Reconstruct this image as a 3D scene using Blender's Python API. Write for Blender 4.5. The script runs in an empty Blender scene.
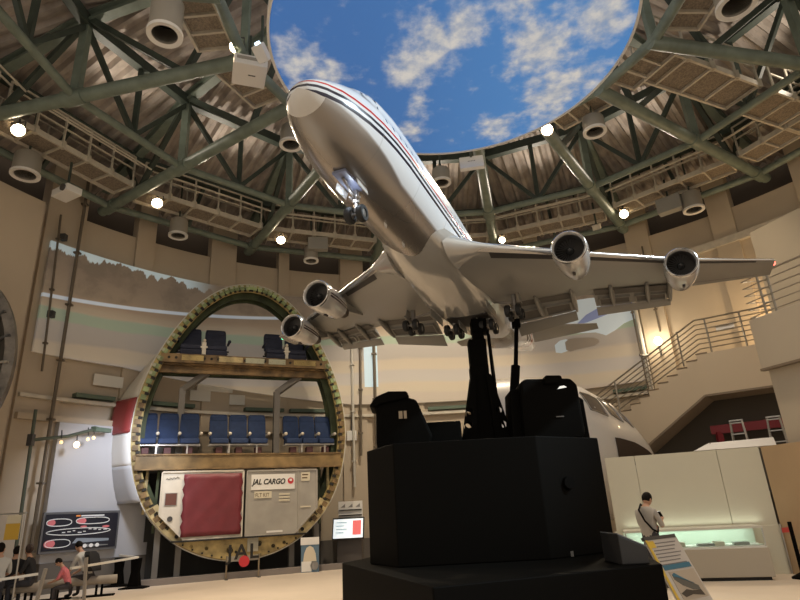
import bpy, bmesh, math, random
from mathutils import Vector, Matrix
random.seed(7)
SC = bpy.context.scene
COL = SC.collection
PI = math.pi
def R(d): return math.radians(d)
def V(*a): return Vector(a)

# ---------------------------------------------------------------- materials
MATS = {}
def mat(name, col, rough=.6, metal=0., var=0., scale=4., bump=0., emit=None, estr=0., col2=None, spec=None, coat=0.):
    if name in MATS: return MATS[name]
    m = bpy.data.materials.new(name); m.use_nodes = True
    nt = m.node_tree; b = nt.nodes['Principled BSDF']
    b.inputs['Base Color'].default_value = (*col, 1)
    b.inputs['Roughness'].default_value = rough
    b.inputs['Metallic'].default_value = metal
    if spec is not None: b.inputs['Specular IOR Level'].default_value = spec
    if coat: b.inputs['Coat Weight'].default_value = coat; b.inputs['Coat Roughness'].default_value = .08
    if emit:
        b.inputs['Emission Color'].default_value = (*emit, 1); b.inputs['Emission Strength'].default_value = estr
    if var or bump:
        tc = nt.nodes.new('ShaderNodeTexCoord'); n = nt.nodes.new('ShaderNodeTexNoise')
        n.inputs['Scale'].default_value = scale; n.inputs['Detail'].default_value = 5
        nt.links.new(tc.outputs['Object'], n.inputs['Vector'])
        if var:
            r = nt.nodes.new('ShaderNodeValToRGB')
            c2 = col2 or tuple(max(0, c*(1-var)) for c in col)
            c1 = col if col2 else tuple(min(1, c*(1+var*.6)) for c in col)
            r.color_ramp.elements[0].position = .35; r.color_ramp.elements[1].position = .65
            r.color_ramp.elements[0].color = (*c2, 1); r.color_ramp.elements[1].color = (*c1, 1)
            nt.links.new(n.outputs['Fac'], r.inputs['Fac']); nt.links.new(r.outputs['Color'], b.inputs['Base Color'])
        if bump:
            bp = nt.nodes.new('ShaderNodeBump'); bp.inputs['Strength'].default_value = bump; bp.inputs['Distance'].default_value = .02
            nt.links.new(n.outputs['Fac'], bp.inputs['Height']); nt.links.new(bp.outputs['Normal'], b.inputs['Normal'])
    MATS[name] = m
    return m

class NT:
    """tiny node helper"""
    def __init__(s, m): s.m = m; s.t = m.node_tree; s.n = s.t.nodes; s.l = s.t.links
    def val(s, sock, v):
        if hasattr(v, 'is_output') or isinstance(v, bpy.types.NodeSocket): s.l.new(v, sock)
        else: sock.default_value = v
    def math(s, op, a, b=0., c=None, clamp=False):
        n = s.n.new('ShaderNodeMath'); n.operation = op; n.use_clamp = clamp
        s.val(n.inputs[0], a); s.val(n.inputs[1], b)
        if c is not None: s.val(n.inputs[2], c)
        return n.outputs[0]
    def mix(s, f, a, b):
        n = s.n.new('ShaderNodeMix'); n.data_type = 'RGBA'
        s.val(n.inputs[0], f)
        s.val(n.inputs[6], (*a, 1) if isinstance(a, tuple) and len(a) == 3 else a)
        s.val(n.inputs[7], (*b, 1) if isinstance(b, tuple) and len(b) == 3 else b)
        return n.outputs[2]
    def step(s, x, lo, hi, soft=.02):
        n = s.n.new('ShaderNodeMapRange'); n.interpolation_type = 'SMOOTHSTEP'
        s.val(n.inputs[0], x); n.inputs[1].default_value = lo-soft; n.inputs[2].default_value = lo+soft
        a = n.outputs[0]
        if hi is None: return a
        n2 = s.n.new('ShaderNodeMapRange'); n2.interpolation_type = 'SMOOTHSTEP'
        s.val(n2.inputs[0], x); n2.inputs[1].default_value = hi-soft; n2.inputs[2].default_value = hi+soft
        return s.math('SUBTRACT', a, n2.outputs[0], clamp=True)
    def noise(s, vec, scale, detail=4, rough=.5):
        n = s.n.new('ShaderNodeTexNoise'); n.inputs['Scale'].default_value = scale; n.inputs['Detail'].default_value = detail
        n.inputs['Roughness'].default_value = rough; s.l.new(vec, n.inputs['Vector']); return n.outputs['Fac']
    def obj(s):
        n = s.n.new('ShaderNodeTexCoord'); return n.outputs['Object']
    def uv(s):
        n = s.n.new('ShaderNodeTexCoord'); return n.outputs['UV']
    def sep(s, v):
        n = s.n.new('ShaderNodeSeparateXYZ'); s.l.new(v, n.inputs[0]); return n.outputs
    def comb(s, x, y, z):
        n = s.n.new('ShaderNodeCombineXYZ'); s.val(n.inputs[0], x); s.val(n.inputs[1], y); s.val(n.inputs[2], z); return n.outputs[0]
def newmat(name):
    m = bpy.data.materials.new(name); m.use_nodes = True; MATS[name] = m
    return m, NT(m), m.node_tree.nodes['Principled BSDF']

# ---------------------------------------------------------------- mesh builder
class MB:
    def __init__(s): s.v = []; s.f = []; s.mi = []; s.k = 0
    def slot(s, k): s.k = k; return s
    def add(s, verts, faces):
        o = len(s.v); s.v += [Vector(p) for p in verts]
        for f in faces: s.f.append([i+o for i in f]); s.mi.append(s.k)
        return s
    def box(s, c, size, M=None):
        x, y, z = (d/2 for d in size); c = Vector(c)
        vs = [Vector((sx*x, sy*y, sz*z)) for sx in (-1, 1) for sy in (-1, 1) for sz in (-1, 1)]
        vs = [(M @ p if M else p)+c for p in vs]
        return s.add(vs, [(0,1,3,2),(4,6,7,5),(0,4,5,1),(2,3,7,6),(0,2,6,4),(1,5,7,3)])
    def bb(s, lo, hi):
        lo = Vector(lo); hi = Vector(hi); return s.box((lo+hi)/2, hi-lo)
    def bar(s, a, b, w, h=None, up=(0,0,1)):
        """rectangular bar a->b, w sideways, h along up"""
        a = Vector(a); b = Vector(b); h = h or w; d = (b-a).normalized(); u = Vector(up)
        if abs(d.dot(u)) > .99: u = Vector((1,0,0))
        sd = d.cross(u).normalized(); u = sd.cross(d)
        vs = [p+sd*sx*w/2+u*sz*h/2 for p in (a, b) for sx in (-1, 1) for sz in (-1, 1)]
        return s.add(vs, [(0,1,3,2),(4,6,7,5),(0,4,5,1),(2,3,7,6),(0,2,6,4),(1,5,7,3)])
    def tube(s, pts, r, n=10, cap=True):
        pts = [Vector(p) for p in pts]; rr = r if isinstance(r, (list, tuple)) else [r]*len(pts)
        d0 = (pts[1]-pts[0]).normalized(); u = Vector((0,0,1)) if abs(d0.z) < .95 else Vector((1,0,0))
        vs = []; sd = d0.cross(u).normalized()
        for i, p in enumerate(pts):
            d = ((pts[min(i+1, len(pts)-1)]-pts[max(i-1, 0)])).normalized()
            sd = (sd-d*sd.dot(d)).normalized(); up = d.cross(sd)
            vs += [p+(sd*math.cos(2*PI*k/n)+up*math.sin(2*PI*k/n))*rr[i] for k in range(n)]
        fs = [(i*n+k, i*n+(k+1) % n, (i+1)*n+(k+1) % n, (i+1)*n+k) for i in range(len(pts)-1) for k in range(n)]
        if cap: fs += [tuple(range(n))[::-1], tuple(range((len(pts)-1)*n, len(pts)*n))]
        return s.add(vs, fs)
    def lathe(s, prof, n=24, M=None, closed=False):
        """prof: (r, z) list round local z"""
        vs = [Vector((r*math.cos(2*PI*k/n), r*math.sin(2*PI*k/n), z)) for r, z in prof for k in range(n)]
        if M: vs = [M @ p for p in vs]
        m = len(prof); fs = []
        for i in range(m if closed else m-1):
            j = (i+1) % m
            fs += [(i*n+k, i*n+(k+1) % n, j*n+(k+1) % n, j*n+k) for k in range(n)]
        return s.add(vs, fs)
    def loft(s, rings, cap=True, closed=True):
        n = len(rings[0]); vs = [p for r in rings for p in r]; m = len(rings)
        fs = [(i*n+k, i*n+(k+1) % n, (i+1)*n+(k+1) % n, (i+1)*n+k) for i in range(m-1) for k in range(n if closed else n-1)]
        if cap: fs += [tuple(range(n))[::-1], tuple(range((m-1)*n, m*n))]
        return s.add(vs, fs)
    def prism(s, poly, ext, axes=((1,0,0),(0,0,1)), o=(0,0,0)):
        """poly (a,b) in the plane of axes at o, extruded by vector ext"""
        A, B = Vector(axes[0]), Vector(axes[1]); o = Vector(o); e = Vector(ext); n = len(poly)
        p0 = [o+A*a+B*b for a, b in poly]
        return s.add(p0+[p+e for p in p0], [tuple(range(n))[::-1], tuple(range(n, 2*n))]+[(i, (i+1) % n, n+(i+1) % n, n+i) for i in range(n)])
    def ball(s, c, r, n=12, m=8, M=None):
        r = r if isinstance(r, (tuple, list)) else (r, r, r); c = Vector(c)
        vs = []
        for i in range(1, m):
            t = PI*i/m
            for k in range(n):
                p = Vector((r[0]*math.sin(t)*math.cos(2*PI*k/n), r[1]*math.sin(t)*math.sin(2*PI*k/n), r[2]*math.cos(t)))
                vs.append((M @ p if M else p)+c)
        a = Vector((0,0,r[2])); b = Vector((0,0,-r[2]))
        vs += [(M @ a if M else a)+c, (M @ b if M else b)+c]
        fs = [(i*n+k, i*n+(k+1) % n, (i+1)*n+(k+1) % n, (i+1)*n+k) for i in range(m-2) for k in range(n)]
        fs += [(len(vs)-2, (k+1) % n, k) for k in range(n)] + [(len(vs)-1, (m-2)*n+k, (m-2)*n+(k+1) % n) for k in range(n)]
        return s.add(vs, fs)
    def build(s, name, m, parent=None, smooth=False, bevel=0., world=False, uv=None, angle=35):
        me = bpy.data.meshes.new(name)
        vs = s.v
        if parent is not None and world:
            mi = wm(parent).inverted(); vs = [mi @ p for p in vs]
        me.from_pydata([tuple(p) for p in vs], [], s.f)
        for mm in (m if isinstance(m, (list, tuple)) else [m]): me.materials.append(mm)
        for i, p in enumerate(me.polygons): p.material_index = s.mi[i]
        bm = bmesh.new(); bm.from_mesh(me); bmesh.ops.recalc_face_normals(bm, faces=bm.faces); bm.to_mesh(me); bm.free()
        o = bpy.data.objects.new(name, me); COL.objects.link(o)
        if parent is not None: o.parent = parent
        if smooth:
            me.shade_smooth()
            try: me.set_sharp_from_angle(angle=R(angle))
            except Exception: pass
        if bevel:
            b = o.modifiers.new('bevel', 'BEVEL'); b.width = bevel; b.segments = 2; b.limit_method = 'ANGLE'
        return o
def wm(o):
    M = o.matrix_basis.copy(); p = o.parent
    while p: M = p.matrix_basis @ M; p = p.parent
    return M
def tag(o, label, cat, group=None, kind=None):
    o['label'] = label; o['category'] = cat
    if group: o['group'] = group
    if kind: o['kind'] = kind
    return o
def thing(name, label, cat, loc=(0,0,0), rz=0., group=None, rot=None):
    o = bpy.data.objects.new(name, None); COL.objects.link(o); o.empty_display_size = .1
    o.location = loc; o.rotation_euler = (0, 0, rz)
    if rot is not None: o.rotation_euler = rot.to_euler()
    return tag(o, label, cat, group)
def struct(o): o['kind'] = 'structure'; return o
def kids(o): return [c for c in bpy.data.objects if c.parent == o]
def dup(root, loc, rz=0., label=None):
    def cp(o, par):
        c = o.copy(); COL.objects.link(c); c.parent = par
        for ch in kids(o): cp(ch, c)
        return c
    c = cp(root, None); c.location = loc; c.rotation_euler = (0, 0, rz)
    if label: c['label'] = label
    return c
def text(body, size, loc, rotm, m, parent, name='lettering', align='LEFT', ext=.002, sx=1., shear=0., bold=0.):
    cu = bpy.data.curves.new(name, 'FONT'); cu.body = body; cu.size = size; cu.align_x = align; cu.extrude = ext; cu.shear = shear
    cu.materials.append(m); cu.offset = bold; tmp = bpy.data.objects.new(name, cu); COL.objects.link(tmp); bpy.context.view_layer.update()
    me = bpy.data.meshes.new_from_object(tmp.evaluated_get(bpy.context.evaluated_depsgraph_get())); bpy.data.objects.remove(tmp); me.name = name
    o = bpy.data.objects.new(name, me); COL.objects.link(o)
    o.matrix_basis = Matrix.Translation(loc) @ rotm.to_4x4() @ Matrix.Diagonal((sx, 1, 1, 1)); o.parent = parent
    return o
UPRIGHT = Matrix(((1,0,0),(0,0,-1),(0,1,0)))       # text standing in the xz plane, read from -y

# ---------------------------------------------------------------- camera
cam = bpy.data.cameras.new('camera'); co = bpy.data.objects.new('camera', cam); COL.objects.link(co); SC.camera = co
F_PX = 583.
pitch = R(20.1086); roll = R(3.1319)
fw = Vector((0, math.cos(pitch), math.sin(pitch))); u0 = Vector((0, -math.sin(pitch), math.cos(pitch))); r0 = Vector((1,0,0))
cr = r0*math.cos(roll)-u0*math.sin(roll); cu_ = r0*math.sin(roll)+u0*math.cos(roll)
co.matrix_world = Matrix(((cr.x, cu_.x, -fw.x, 0), (cr.y, cu_.y, -fw.y, 0), (cr.z, cu_.z, -fw.z, 1.5), (0,0,0,1)))
cam.sensor_width = 36; cam.lens = F_PX/800*36; cam.clip_start = .05; cam.clip_end = 200
SC.view_settings.view_transform = 'Standard'; SC.view_settings.look = 'None'
SC.view_settings.exposure = .28; SC.view_settings.gamma = 1.; SC.view_settings.use_curve_mapping = False
CX, CY = 1.458, 9.293                                # the axis of the round hall
def pol(az, r, z): return Vector((CX+r*math.sin(R(az)), CY+r*math.cos(R(az)), z))
# ---------------------------------------------------------------- colours
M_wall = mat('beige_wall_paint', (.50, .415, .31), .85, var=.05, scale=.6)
M_wall2 = mat('beige_wall_paint_right', (.52, .43, .315), .85, var=.04, scale=.5)
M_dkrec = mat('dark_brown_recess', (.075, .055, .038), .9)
M_cool = mat('pale_grey_wall_panel', (.50, .50, .52), .8, var=.04, scale=.5)
M_floor = mat('beige_floor', (.62, .53, .43), .55, var=.06, scale=.8)
M_green = mat('green_grey_steel', (.175, .215, .175), .45, var=.18, scale=3.)
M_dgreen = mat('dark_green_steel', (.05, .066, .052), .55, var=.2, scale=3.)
M_deck = mat('corrugated_roof_deck', (.43, .375, .33), .7, var=.25, scale=2.2)
M_cream = mat('cream_steel', (.56, .51, .42), .5, var=.1, scale=5)
M_grat = mat('brown_grating', (.26, .215, .165), .8, var=.35, scale=28, bump=.6)
M_black = mat('matt_black', (.0026, .0022, .0016), .75, spec=.06)
M_blackp = mat('black_panel', (.0028, .0023, .0016), .7, spec=.06)
M_dgrey = mat('dark_grey', (.06, .058, .056), .5)
M_white = mat('white_paint', (.74, .72, .68), .5)
M_steel = mat('brushed_steel', (.45, .43, .40), .3, .9)
M_can = mat('cream_lamp_can', (.31, .285, .24), .5)
M_hole = mat('dark_inside', (.02, .018, .015), .8)
M_lampon = mat('lamp_glow', (1, .9, .7), .5, emit=(1., .82, .55), estr=28.)
M_trimg = mat('dark_green_strip', (.10, .14, .10), .6)

# ---------------------------------------------------------------- setting
RW = 13.8
def arcwall(mb, a0, a1, z0, z1, r0, r1, step=2.):
    n = max(1, int(math.ceil(abs(a1-a0)/step))); rings = []
    for i in range(n+1):
        a = a0+(a1-a0)*i/n
        rings.append([pol(a, r0, z0), pol(a, r0, z1), pol(a, r1, z1), pol(a, r1, z0)])
    mb.loft(rings)
def floor_():
    m = MB(); n = 64
    m.add([pol(360*k/n, 24, z) for z in (0, -.2) for k in range(n)],
          [tuple(range(n)), tuple(range(n, 2*n))[::-1]]+[(k, n+k, n+(k+1) % n, (k+1) % n) for k in range(n)])
    struct(m.build('floor', M_floor))
floor_()
for nm, a0, a1 in (('wall_left', -100, -62.2), ('wall_back', -62.2, 33), ('wall_right', 33, 100)):
    m = MB(); arcwall(m, a0, a1, 0, 11.02, RW, RW+1.2); struct(m.build(nm, M_wall if nm != 'wall_right' else M_wall2, smooth=True))
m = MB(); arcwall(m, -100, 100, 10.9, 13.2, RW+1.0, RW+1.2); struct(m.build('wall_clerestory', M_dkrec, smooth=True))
# piers between the dark recesses
PIERS = [(-78, -73), (-62.2, -57.1), (-49.8, -47.1), (-38.4, -34.3), (-27.2, -25.4), (-16.5, -12.5), (-5.2, -3), (6, 9.6), (16.5, 18.8),
         (33, 36.6), (45.6, 48.8), (57.2, 60.5), (70, 73)]
for i, (a0, a1) in enumerate(PIERS):
    m = MB(); arcwall(m, a0, a1, 0, 13.0, RW-.13, RW+.3, 1.)
    struct(m.build('trim_%d' % (i+1), M_wall if a0 < 33 else M_wall2, bevel=.01))
# nearer wall block at the far left with its shaded return
m = MB(); arcwall(m, -88, -64.4, 0, 10.6, 12.95, 13.8, 2.); struct(m.build('wall_left_block', M_wall, smooth=True))
# light cornice line, green strip line and ledge round the wall
def band(nm, a0, a1, z0, z1, r, mm):
    m = MB(); arcwall(m, a0, a1, z0, z1, r, RW+.02); return struct(m.build(nm, mm, smooth=True))
band('trim_20', 38.5, 58, 9.72, 9.98, 13.62, M_cream)
band('trim_21', -62, 33, 5.06, 5.16, 13.55, M_cream)
band('trim_23', -62, -26, 4.45, 4.62, 13.5, M_wall)
for i, (a0, a1) in enumerate(((-55.5, -50.5), (-45.5, -39.5), (-32, -26), (-25, -18), (-11, -4), (-2.5, 5), (27, 32))):
    band('trim_%d' % (30+i), a0, a1, 5.24, 5.36, 13.54, M_trimg)
# pale grey panel wall at lower left, dark base wall below it
m = MB(); arcwall(m, -57.2, -41, .75, 4.44, 13.45, 13.72); struct(m.build('wall_pale_panel', M_cool, smooth=True))
m = MB(); arcwall(m, -57.2, -12, 0, .75, 13.40, 13.72); struct(m.build('baseboard_back', mat('grey_brown_base', (.12, .105, .09), .7), smooth=True))

# ---------------------------------------------------------------- projected picture on the wall
def proj_mat():
    m, n, b = newmat('projected_airport_film')
    u, v, _ = n.sep(n.uv())                          # u = azimuth / 100, v = height in metres
    p = n.comb(n.math('MULTIPLY', u, 24.), v, 0.)
    # the film's horizon climbs a little towards the middle of the wall
    tilt = n.math('MULTIPLY', n.math('ADD', n.math('ABSOLUTE', n.math('ADD', u, .05)), 0.), -1.1)
    z = n.math('SUBTRACT', v, tilt)                  # z about v + 0.55 at the left end
    w = n.math('ADD', z, n.math('MULTIPLY', n.math('SUBTRACT', n.noise(n.comb(n.math('MULTIPLY', u, 12.), n.math('MULTIPLY', v, 3.), 0.), 1.2, 4), .5), .22))
    ramp = n.n.new('ShaderNodeValToRGB'); cr_ = ramp.color_ramp; cr_.interpolation = 'LINEAR'
    stops = [(5.4, (.50,.43,.34)), (5.95, (.52,.44,.35)), (6.05, (.55,.47,.35)), (6.35, (.55,.46,.34)), (6.45, (.50,.45,.39)), (6.85, (.47,.42,.37)),
             (6.95, (.52,.44,.33)), (7.30, (.49,.41,.31)), (7.4, (.40,.35,.30)), (7.95, (.41,.37,.32)), (8.0, (.35,.41,.30)), (8.3, (.34,.40,.30)),
             (8.36, (.46,.38,.28)), (8.7, (.36,.27,.19)), (8.95, (.31,.24,.17)), (9.6, (.26,.20,.145)), (10.6, (.23,.18,.13))]
    el = cr_.elements
    while len(el) > 1: el.remove(el[0])
    el[0].position = 0.; el[0].color = (*stops[0][1], 1)
    for zz, c in stops[1:]:
        e = el.new((zz-5.4)/5.2); e.color = (*c, 1)
    n.l.new(n.math('DIVIDE', n.math('SUBTRACT', w, 5.4), 5.2), ramp.inputs['Fac'])
    c = ramp.outputs['Color']
    # dark tree line with ragged sky above it
    trees = n.noise(n.comb(n.math('MULTIPLY', u, 60.), n.math('MULTIPLY', v, .35), 0.), 1.1, 5, .6)
    low_ = n.noise(n.comb(n.math('MULTIPLY', u, 14.), 0., 0.), 1., 2)
    line = n.math('SUBTRACT', n.math('SUBTRACT', v, n.math('MULTIPLY', trees, 1.1)), n.math('MULTIPLY', n.math('SUBTRACT', low_, .42), 1.1))
    skym = n.math('MULTIPLY', n.step(line, 8.98, None, .03), n.step(u, -.9, -.40, .03))
    blot = n.noise(p, 1.1, 5, .6)
    c = n.mix(n.math('MULTIPLY', n.step(blot, .52, None, .12), n.math('MULTIPLY', n.step(w, 8.9, None, .25), .45)), c, (.13,.105,.08))
    c = n.mix(skym, c, (.62, .76, .82))
    # bright taxiing strip
    s = n.math('SUBTRACT', v, n.math('MULTIPLY', u, 2.25))
    strip = n.math('MULTIPLY', n.step(s, 9.38, 9.50, .02), n.step(u, -.9, -.26, .01))
    c = n.mix(strip, c, (.66, .74, .84))
    n.l.new(c, b.inputs['Base Color']); b.inputs['Roughness'].default_value = .9
    n.l.new(c, b.inputs['Emission Color']); b.inputs['Emission Strength'].default_value = .16   # it is projector light on the wall
    return m
def curved(nm, pts_az_z, r, th, mm, parent=None, step=1.):
    """thin curved sheet, outline given in (azimuth, z), convex in z per azimuth column: list of (az, z0, z1)"""
    mb = MB(); rings = []
    for az, z0, z1 in pts_az_z: rings.append([pol(az, r, z0), pol(az, r, z1), pol(az, r+th, z1), pol(az, r+th, z0)])
    mb.loft(rings); o = mb.build(nm, mm, parent, smooth=True)
    uvl = o.data.uv_layers.new(name='UVMap')
    for lp in o.data.loops:
        q = o.data.vertices[lp.vertex_index].co
        uvl.data[lp.index].uv = (math.degrees(math.atan2(q.x-CX, q.y-CY))/100, q.z)
    return o
scr = curved('projection_screen', [(a, 6.33 if a < -50 else 6.33-.8*min(1, (a+50)/35), 9.80) for a in [x*.5 for x in range(-123, -79)] + [x for x in range(-39, 32)] + [31.6, 32.5]], 13.52, .08, proj_mat())
tag(scr, 'wide curved wall screen showing a projected runway film behind the exhibits', 'projection screen')
M_pw = mat('projected_white', (.66, .74, .78), .9, emit=(.62, .74, .80), estr=.14)
M_pb = mat('projected_blue', (.30, .36, .62), .9, emit=(.28, .34, .62), estr=.10)
M_pg = mat('projected_grey', (.42, .37, .32), .9)
# the airliner in the film
bod = [(19.2, 8.05, 8.2), (19.6, 7.85, 8.55), (20.4, 7.8, 8.85), (22, 7.72, 9.0), (24, 7.66, 9.02), (26, 7.6, 9.0), (27.5, 7.42, 8.95), (29, 7.55, 8.93), (30.5, 7.75, 8.92), (32.4, 7.85, 8.92)]
curved('airliner_image', bod, 13.505, .012, M_pw, scr)
curved('airliner_stripe_image', [(23.2, 8.0, 8.03), (25, 8.05, 8.35), (28, 8.2, 8.62), (32.4, 8.45, 8.85)], 13.495, .008, M_pb, scr)
curved('engine_image', [(19.3, 7.05, 7.35), (20.2, 7.0, 7.5), (21.2, 7.05, 7.52), (21.8, 7.2, 7.45)], 13.505, .012, M_pw, scr)
curved('engine_image', [(21.0, 7.1, 7.4), (21.6, 7.0, 7.5), (22.6, 7.05, 7.52), (25.5, 7.1, 7.42), (26.3, 7.2, 7.3)], 13.495, .008, M_pg, scr)
# stray projector light under the film, modelled as thin pale squares on the wall
M_patch = mat('pale_light_patch', (.66, .64, .58), .8)
for i, (a, z, w, h, lb) in enumerate(((-36.6, 6.02, 1.25, .32, 'widest painted light patch on the wall behind the section, middle row'), (-34.9, 5.40, 0, 0, ''), (-33.4, 6.3, .6, .25, 'painted light patch on the wall behind the section, upper right of the group'),
        (-33.2, 5.62, .55, .36, 'painted light patch on the wall behind the section, lower right of the group'), (-38.7, 5.68, .7, .36, 'painted light patch on the wall behind the section, lower left of the group'),
        (-39, 6.3, .7, .3, 'painted light patch on the wall behind the section, upper left of the group'), (-51.5, 5.85, .9, .35, 'lone painted light patch on the wall left of the fuselage section'))):
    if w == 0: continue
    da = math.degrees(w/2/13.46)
    o = curved('wall_light_patch', [(a-da, z-h/2, z+h/2), (a, z-h/2, z+h/2), (a+da, z-h/2, z+h/2)], 13.64, .03, M_patch)
    tag(o, lb, 'sheet', 'painted light patches on the wall')  # these sheets stand in for stray projector light
# ---------------------------------------------------------------- roof
SPK = [-141, -119.5, -98, -76.6, -55.1, -32.4, -10.5, 11.5, 33.2, 54.1, 74.8, 96.5, 118, 139]
def zdeck(s):                                        # height of the corrugated deck against distance from the hall's axis
    P = [(0, 14.45), (5, 14.35), (7.3, 14.2), (9.3, 14.02), (11.9, 13.1), (13.4, 12.62), (14.6, 12.2)]
    for (a, za), (b, zb) in zip(P, P[1:]):
        if s <= b: return za+(zb-za)*(s-a)/(b-a)
    return P[-1][1]
def roof():
    m = MB()
    for a0, a1 in zip(SPK, SPK[1:]):
        am = (a0+a1)/2; th = math.tan(R((a1-a0)/2)); ca = math.cos(R((a1-a0)/2))
        d = Vector((math.sin(R(am)), math.cos(R(am)), 0)); t_ = Vector((d.y, -d.x, 0))
        smax = 14.5*ca; W = smax*th; pitch = .40; prof = []
        t = -W
        while t < W:
            prof += [(t, 0), (t+pitch*.3, 0), (t+pitch*.5, .15), (t+pitch*.8, .15)]; t += pitch
        prof = [(max(-W, min(W, a)), b) for a, b in prof]
        ss = [0, 5, 7.3, 9.3, 11.9, 13.4, smax]
        prev = None
        for tt, dz in prof:
            s0 = max(abs(tt)/th, 3.2); row = []
            for s in [max(s, s0) for s in ss]:
                row.append(Vector((CX, CY, 0))+d*s+t_*tt+Vector((0, 0, zdeck(s)+dz)))
            if prev is not None:
                k = len(row); m.add(prev+row, [(i, i+1, k+i+1, k+i) for i in range(k-1)])
            prev = row
    o = m.build('ceiling', M_deck); return struct(o)
roof()
WH = {-76.6: 'leftmost, running off the left edge', -55.1: 'second from the left, above the conduit column', -32.4: 'third from the left, behind the jet nose',
      -10.5: 'mostly hidden behind the jet fuselage', 11.5: 'straight under the small white sign box', 33.2: 'with a glaring spotlight at its inner end',
      54.1: 'left of the radial catwalk at right', 74.8: 'nearly level across the upper right corner', -98: 'crossing the upper left corner', 96.5: 'at the top right edge of view'}
RO, RM, RI = 13.2, 9.33, 4.7
def zc(r): return 11.5-(13.2-r)*.03
for a in SPK[2:-2]:
    t = thing('roof_truss', 'green tubular roof truss '+WH[a], 'roof truss', pol(a, RO+.3, zc(RO)), group='radial roof trusses')
    m = MB(); m.tube([pol(a, 13.75, zc(13.75)), pol(a, RI, zc(RI))], .165, 14)
    bc = m.build('bottom_chord', M_green, t, True, world=True)
    for r in (RM, RO): m = MB(); m.tube([pol(a, r-.28, zc(r)), pol(a, r+.28, zc(r))], .205, 14); m.build('node_collar', M_green, bc, True, world=True)
    m = MB(); rs = [13.7, 11.9, 9.3, 7.3, 4.2]
    for r0_, r1_ in zip(rs, rs[1:]):
        m.bar(pol(a, r0_, zdeck(r0_)-.3), pol(a, r1_, zdeck(r1_)-.3), .26, .05); m.bar(pol(a, r0_, zdeck(r0_)-.03), pol(a, r1_, zdeck(r1_)-.03), .26, .05)
        m.bar(pol(a, r0_, zdeck(r0_)-.165), pol(a, r1_, zdeck(r1_)-.165), .05, .27)
    m.build('top_chord', M_green, t, world=True)
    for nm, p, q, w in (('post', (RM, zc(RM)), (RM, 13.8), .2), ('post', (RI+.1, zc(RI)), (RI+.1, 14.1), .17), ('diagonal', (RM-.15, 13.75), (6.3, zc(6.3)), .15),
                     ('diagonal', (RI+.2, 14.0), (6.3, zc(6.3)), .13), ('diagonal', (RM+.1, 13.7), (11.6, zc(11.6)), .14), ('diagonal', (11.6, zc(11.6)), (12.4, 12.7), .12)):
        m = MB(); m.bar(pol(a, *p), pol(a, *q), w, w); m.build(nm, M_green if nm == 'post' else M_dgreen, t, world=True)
BAYN = {-98: 'in the upper left corner', -76.6: 'in the leftmost full bay', -55.1: 'above the fuselage section', -32.4: 'behind the jet nose', -10.5: 'behind the jet fuselage',
        11.5: 'above the inner right engine', 33.2: 'above the outer right engine', 54.1: 'in the radial catwalk bay', 74.8: 'in the upper right corner'}
for a0, a1 in zip(SPK[2:-3], SPK[3:-2]):
    am = (a0+a1)/2; f = math.cos(R((a1-a0)/2))
    t = thing('ring_truss', 'dark green ring truss with V braces '+BAYN[a0], 'roof truss', pol(am, RM*f, zc(RM)), group='ring trusses between the radial trusses')
    A, B = pol(a0, RM, zc(RM)), pol(a1, RM, zc(RM)); Mi = (A+B)/2; A2, B2 = pol(a0, RM, 13.62), pol(a1, RM, 13.62); M2 = (A2+B2)/2
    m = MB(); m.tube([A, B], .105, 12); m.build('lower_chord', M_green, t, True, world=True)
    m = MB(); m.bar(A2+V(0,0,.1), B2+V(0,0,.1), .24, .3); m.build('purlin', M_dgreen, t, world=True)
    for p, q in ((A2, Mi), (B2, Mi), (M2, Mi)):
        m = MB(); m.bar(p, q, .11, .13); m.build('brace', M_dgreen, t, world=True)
    A, B = pol(a0, RO, zc(RO)), pol(a1, RO, zc(RO))
    t = thing('ring_tube', 'green edge tube along the wall top '+BAYN[a0], 'roof tube', (A+B)/2, group='edge tubes round the hall')
    m = MB(); m.tube([A, B], .115, 12); m.build('tube', M_green, t, True, world=True)
    m = MB(); m.bar(pol(a0, 11.9, 12.75), pol(a1, 11.9, 12.75), .18, .24); m.build('outer_purlin', M_dgreen, t, world=True)
    q = (A+B)/2; m = MB(); m.bar(pol(am, 11.7, 12.72), q, .11, .11); m.build('brace', M_dgreen, t, world=True)
    A, B = pol(a0, RI+.1, zc(RI)+.05), pol(a1, RI+.1, zc(RI)+.05)
    t = thing('inner_ring_tube', 'green tube ringing the sky disc '+BAYN[a0], 'roof tube', (A+B)/2, group='inner ring tubes round the sky disc')
    m = MB(); m.tube([A, B], .12, 12); m.build('tube', M_green, t, True, world=True)
    m = MB(); m.bar(pol(a0, RI+.1, 13.9), pol(a1, RI+.1, 13.9), .2, .28); m.build('purlin', M_dgreen, t, world=True)

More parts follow.
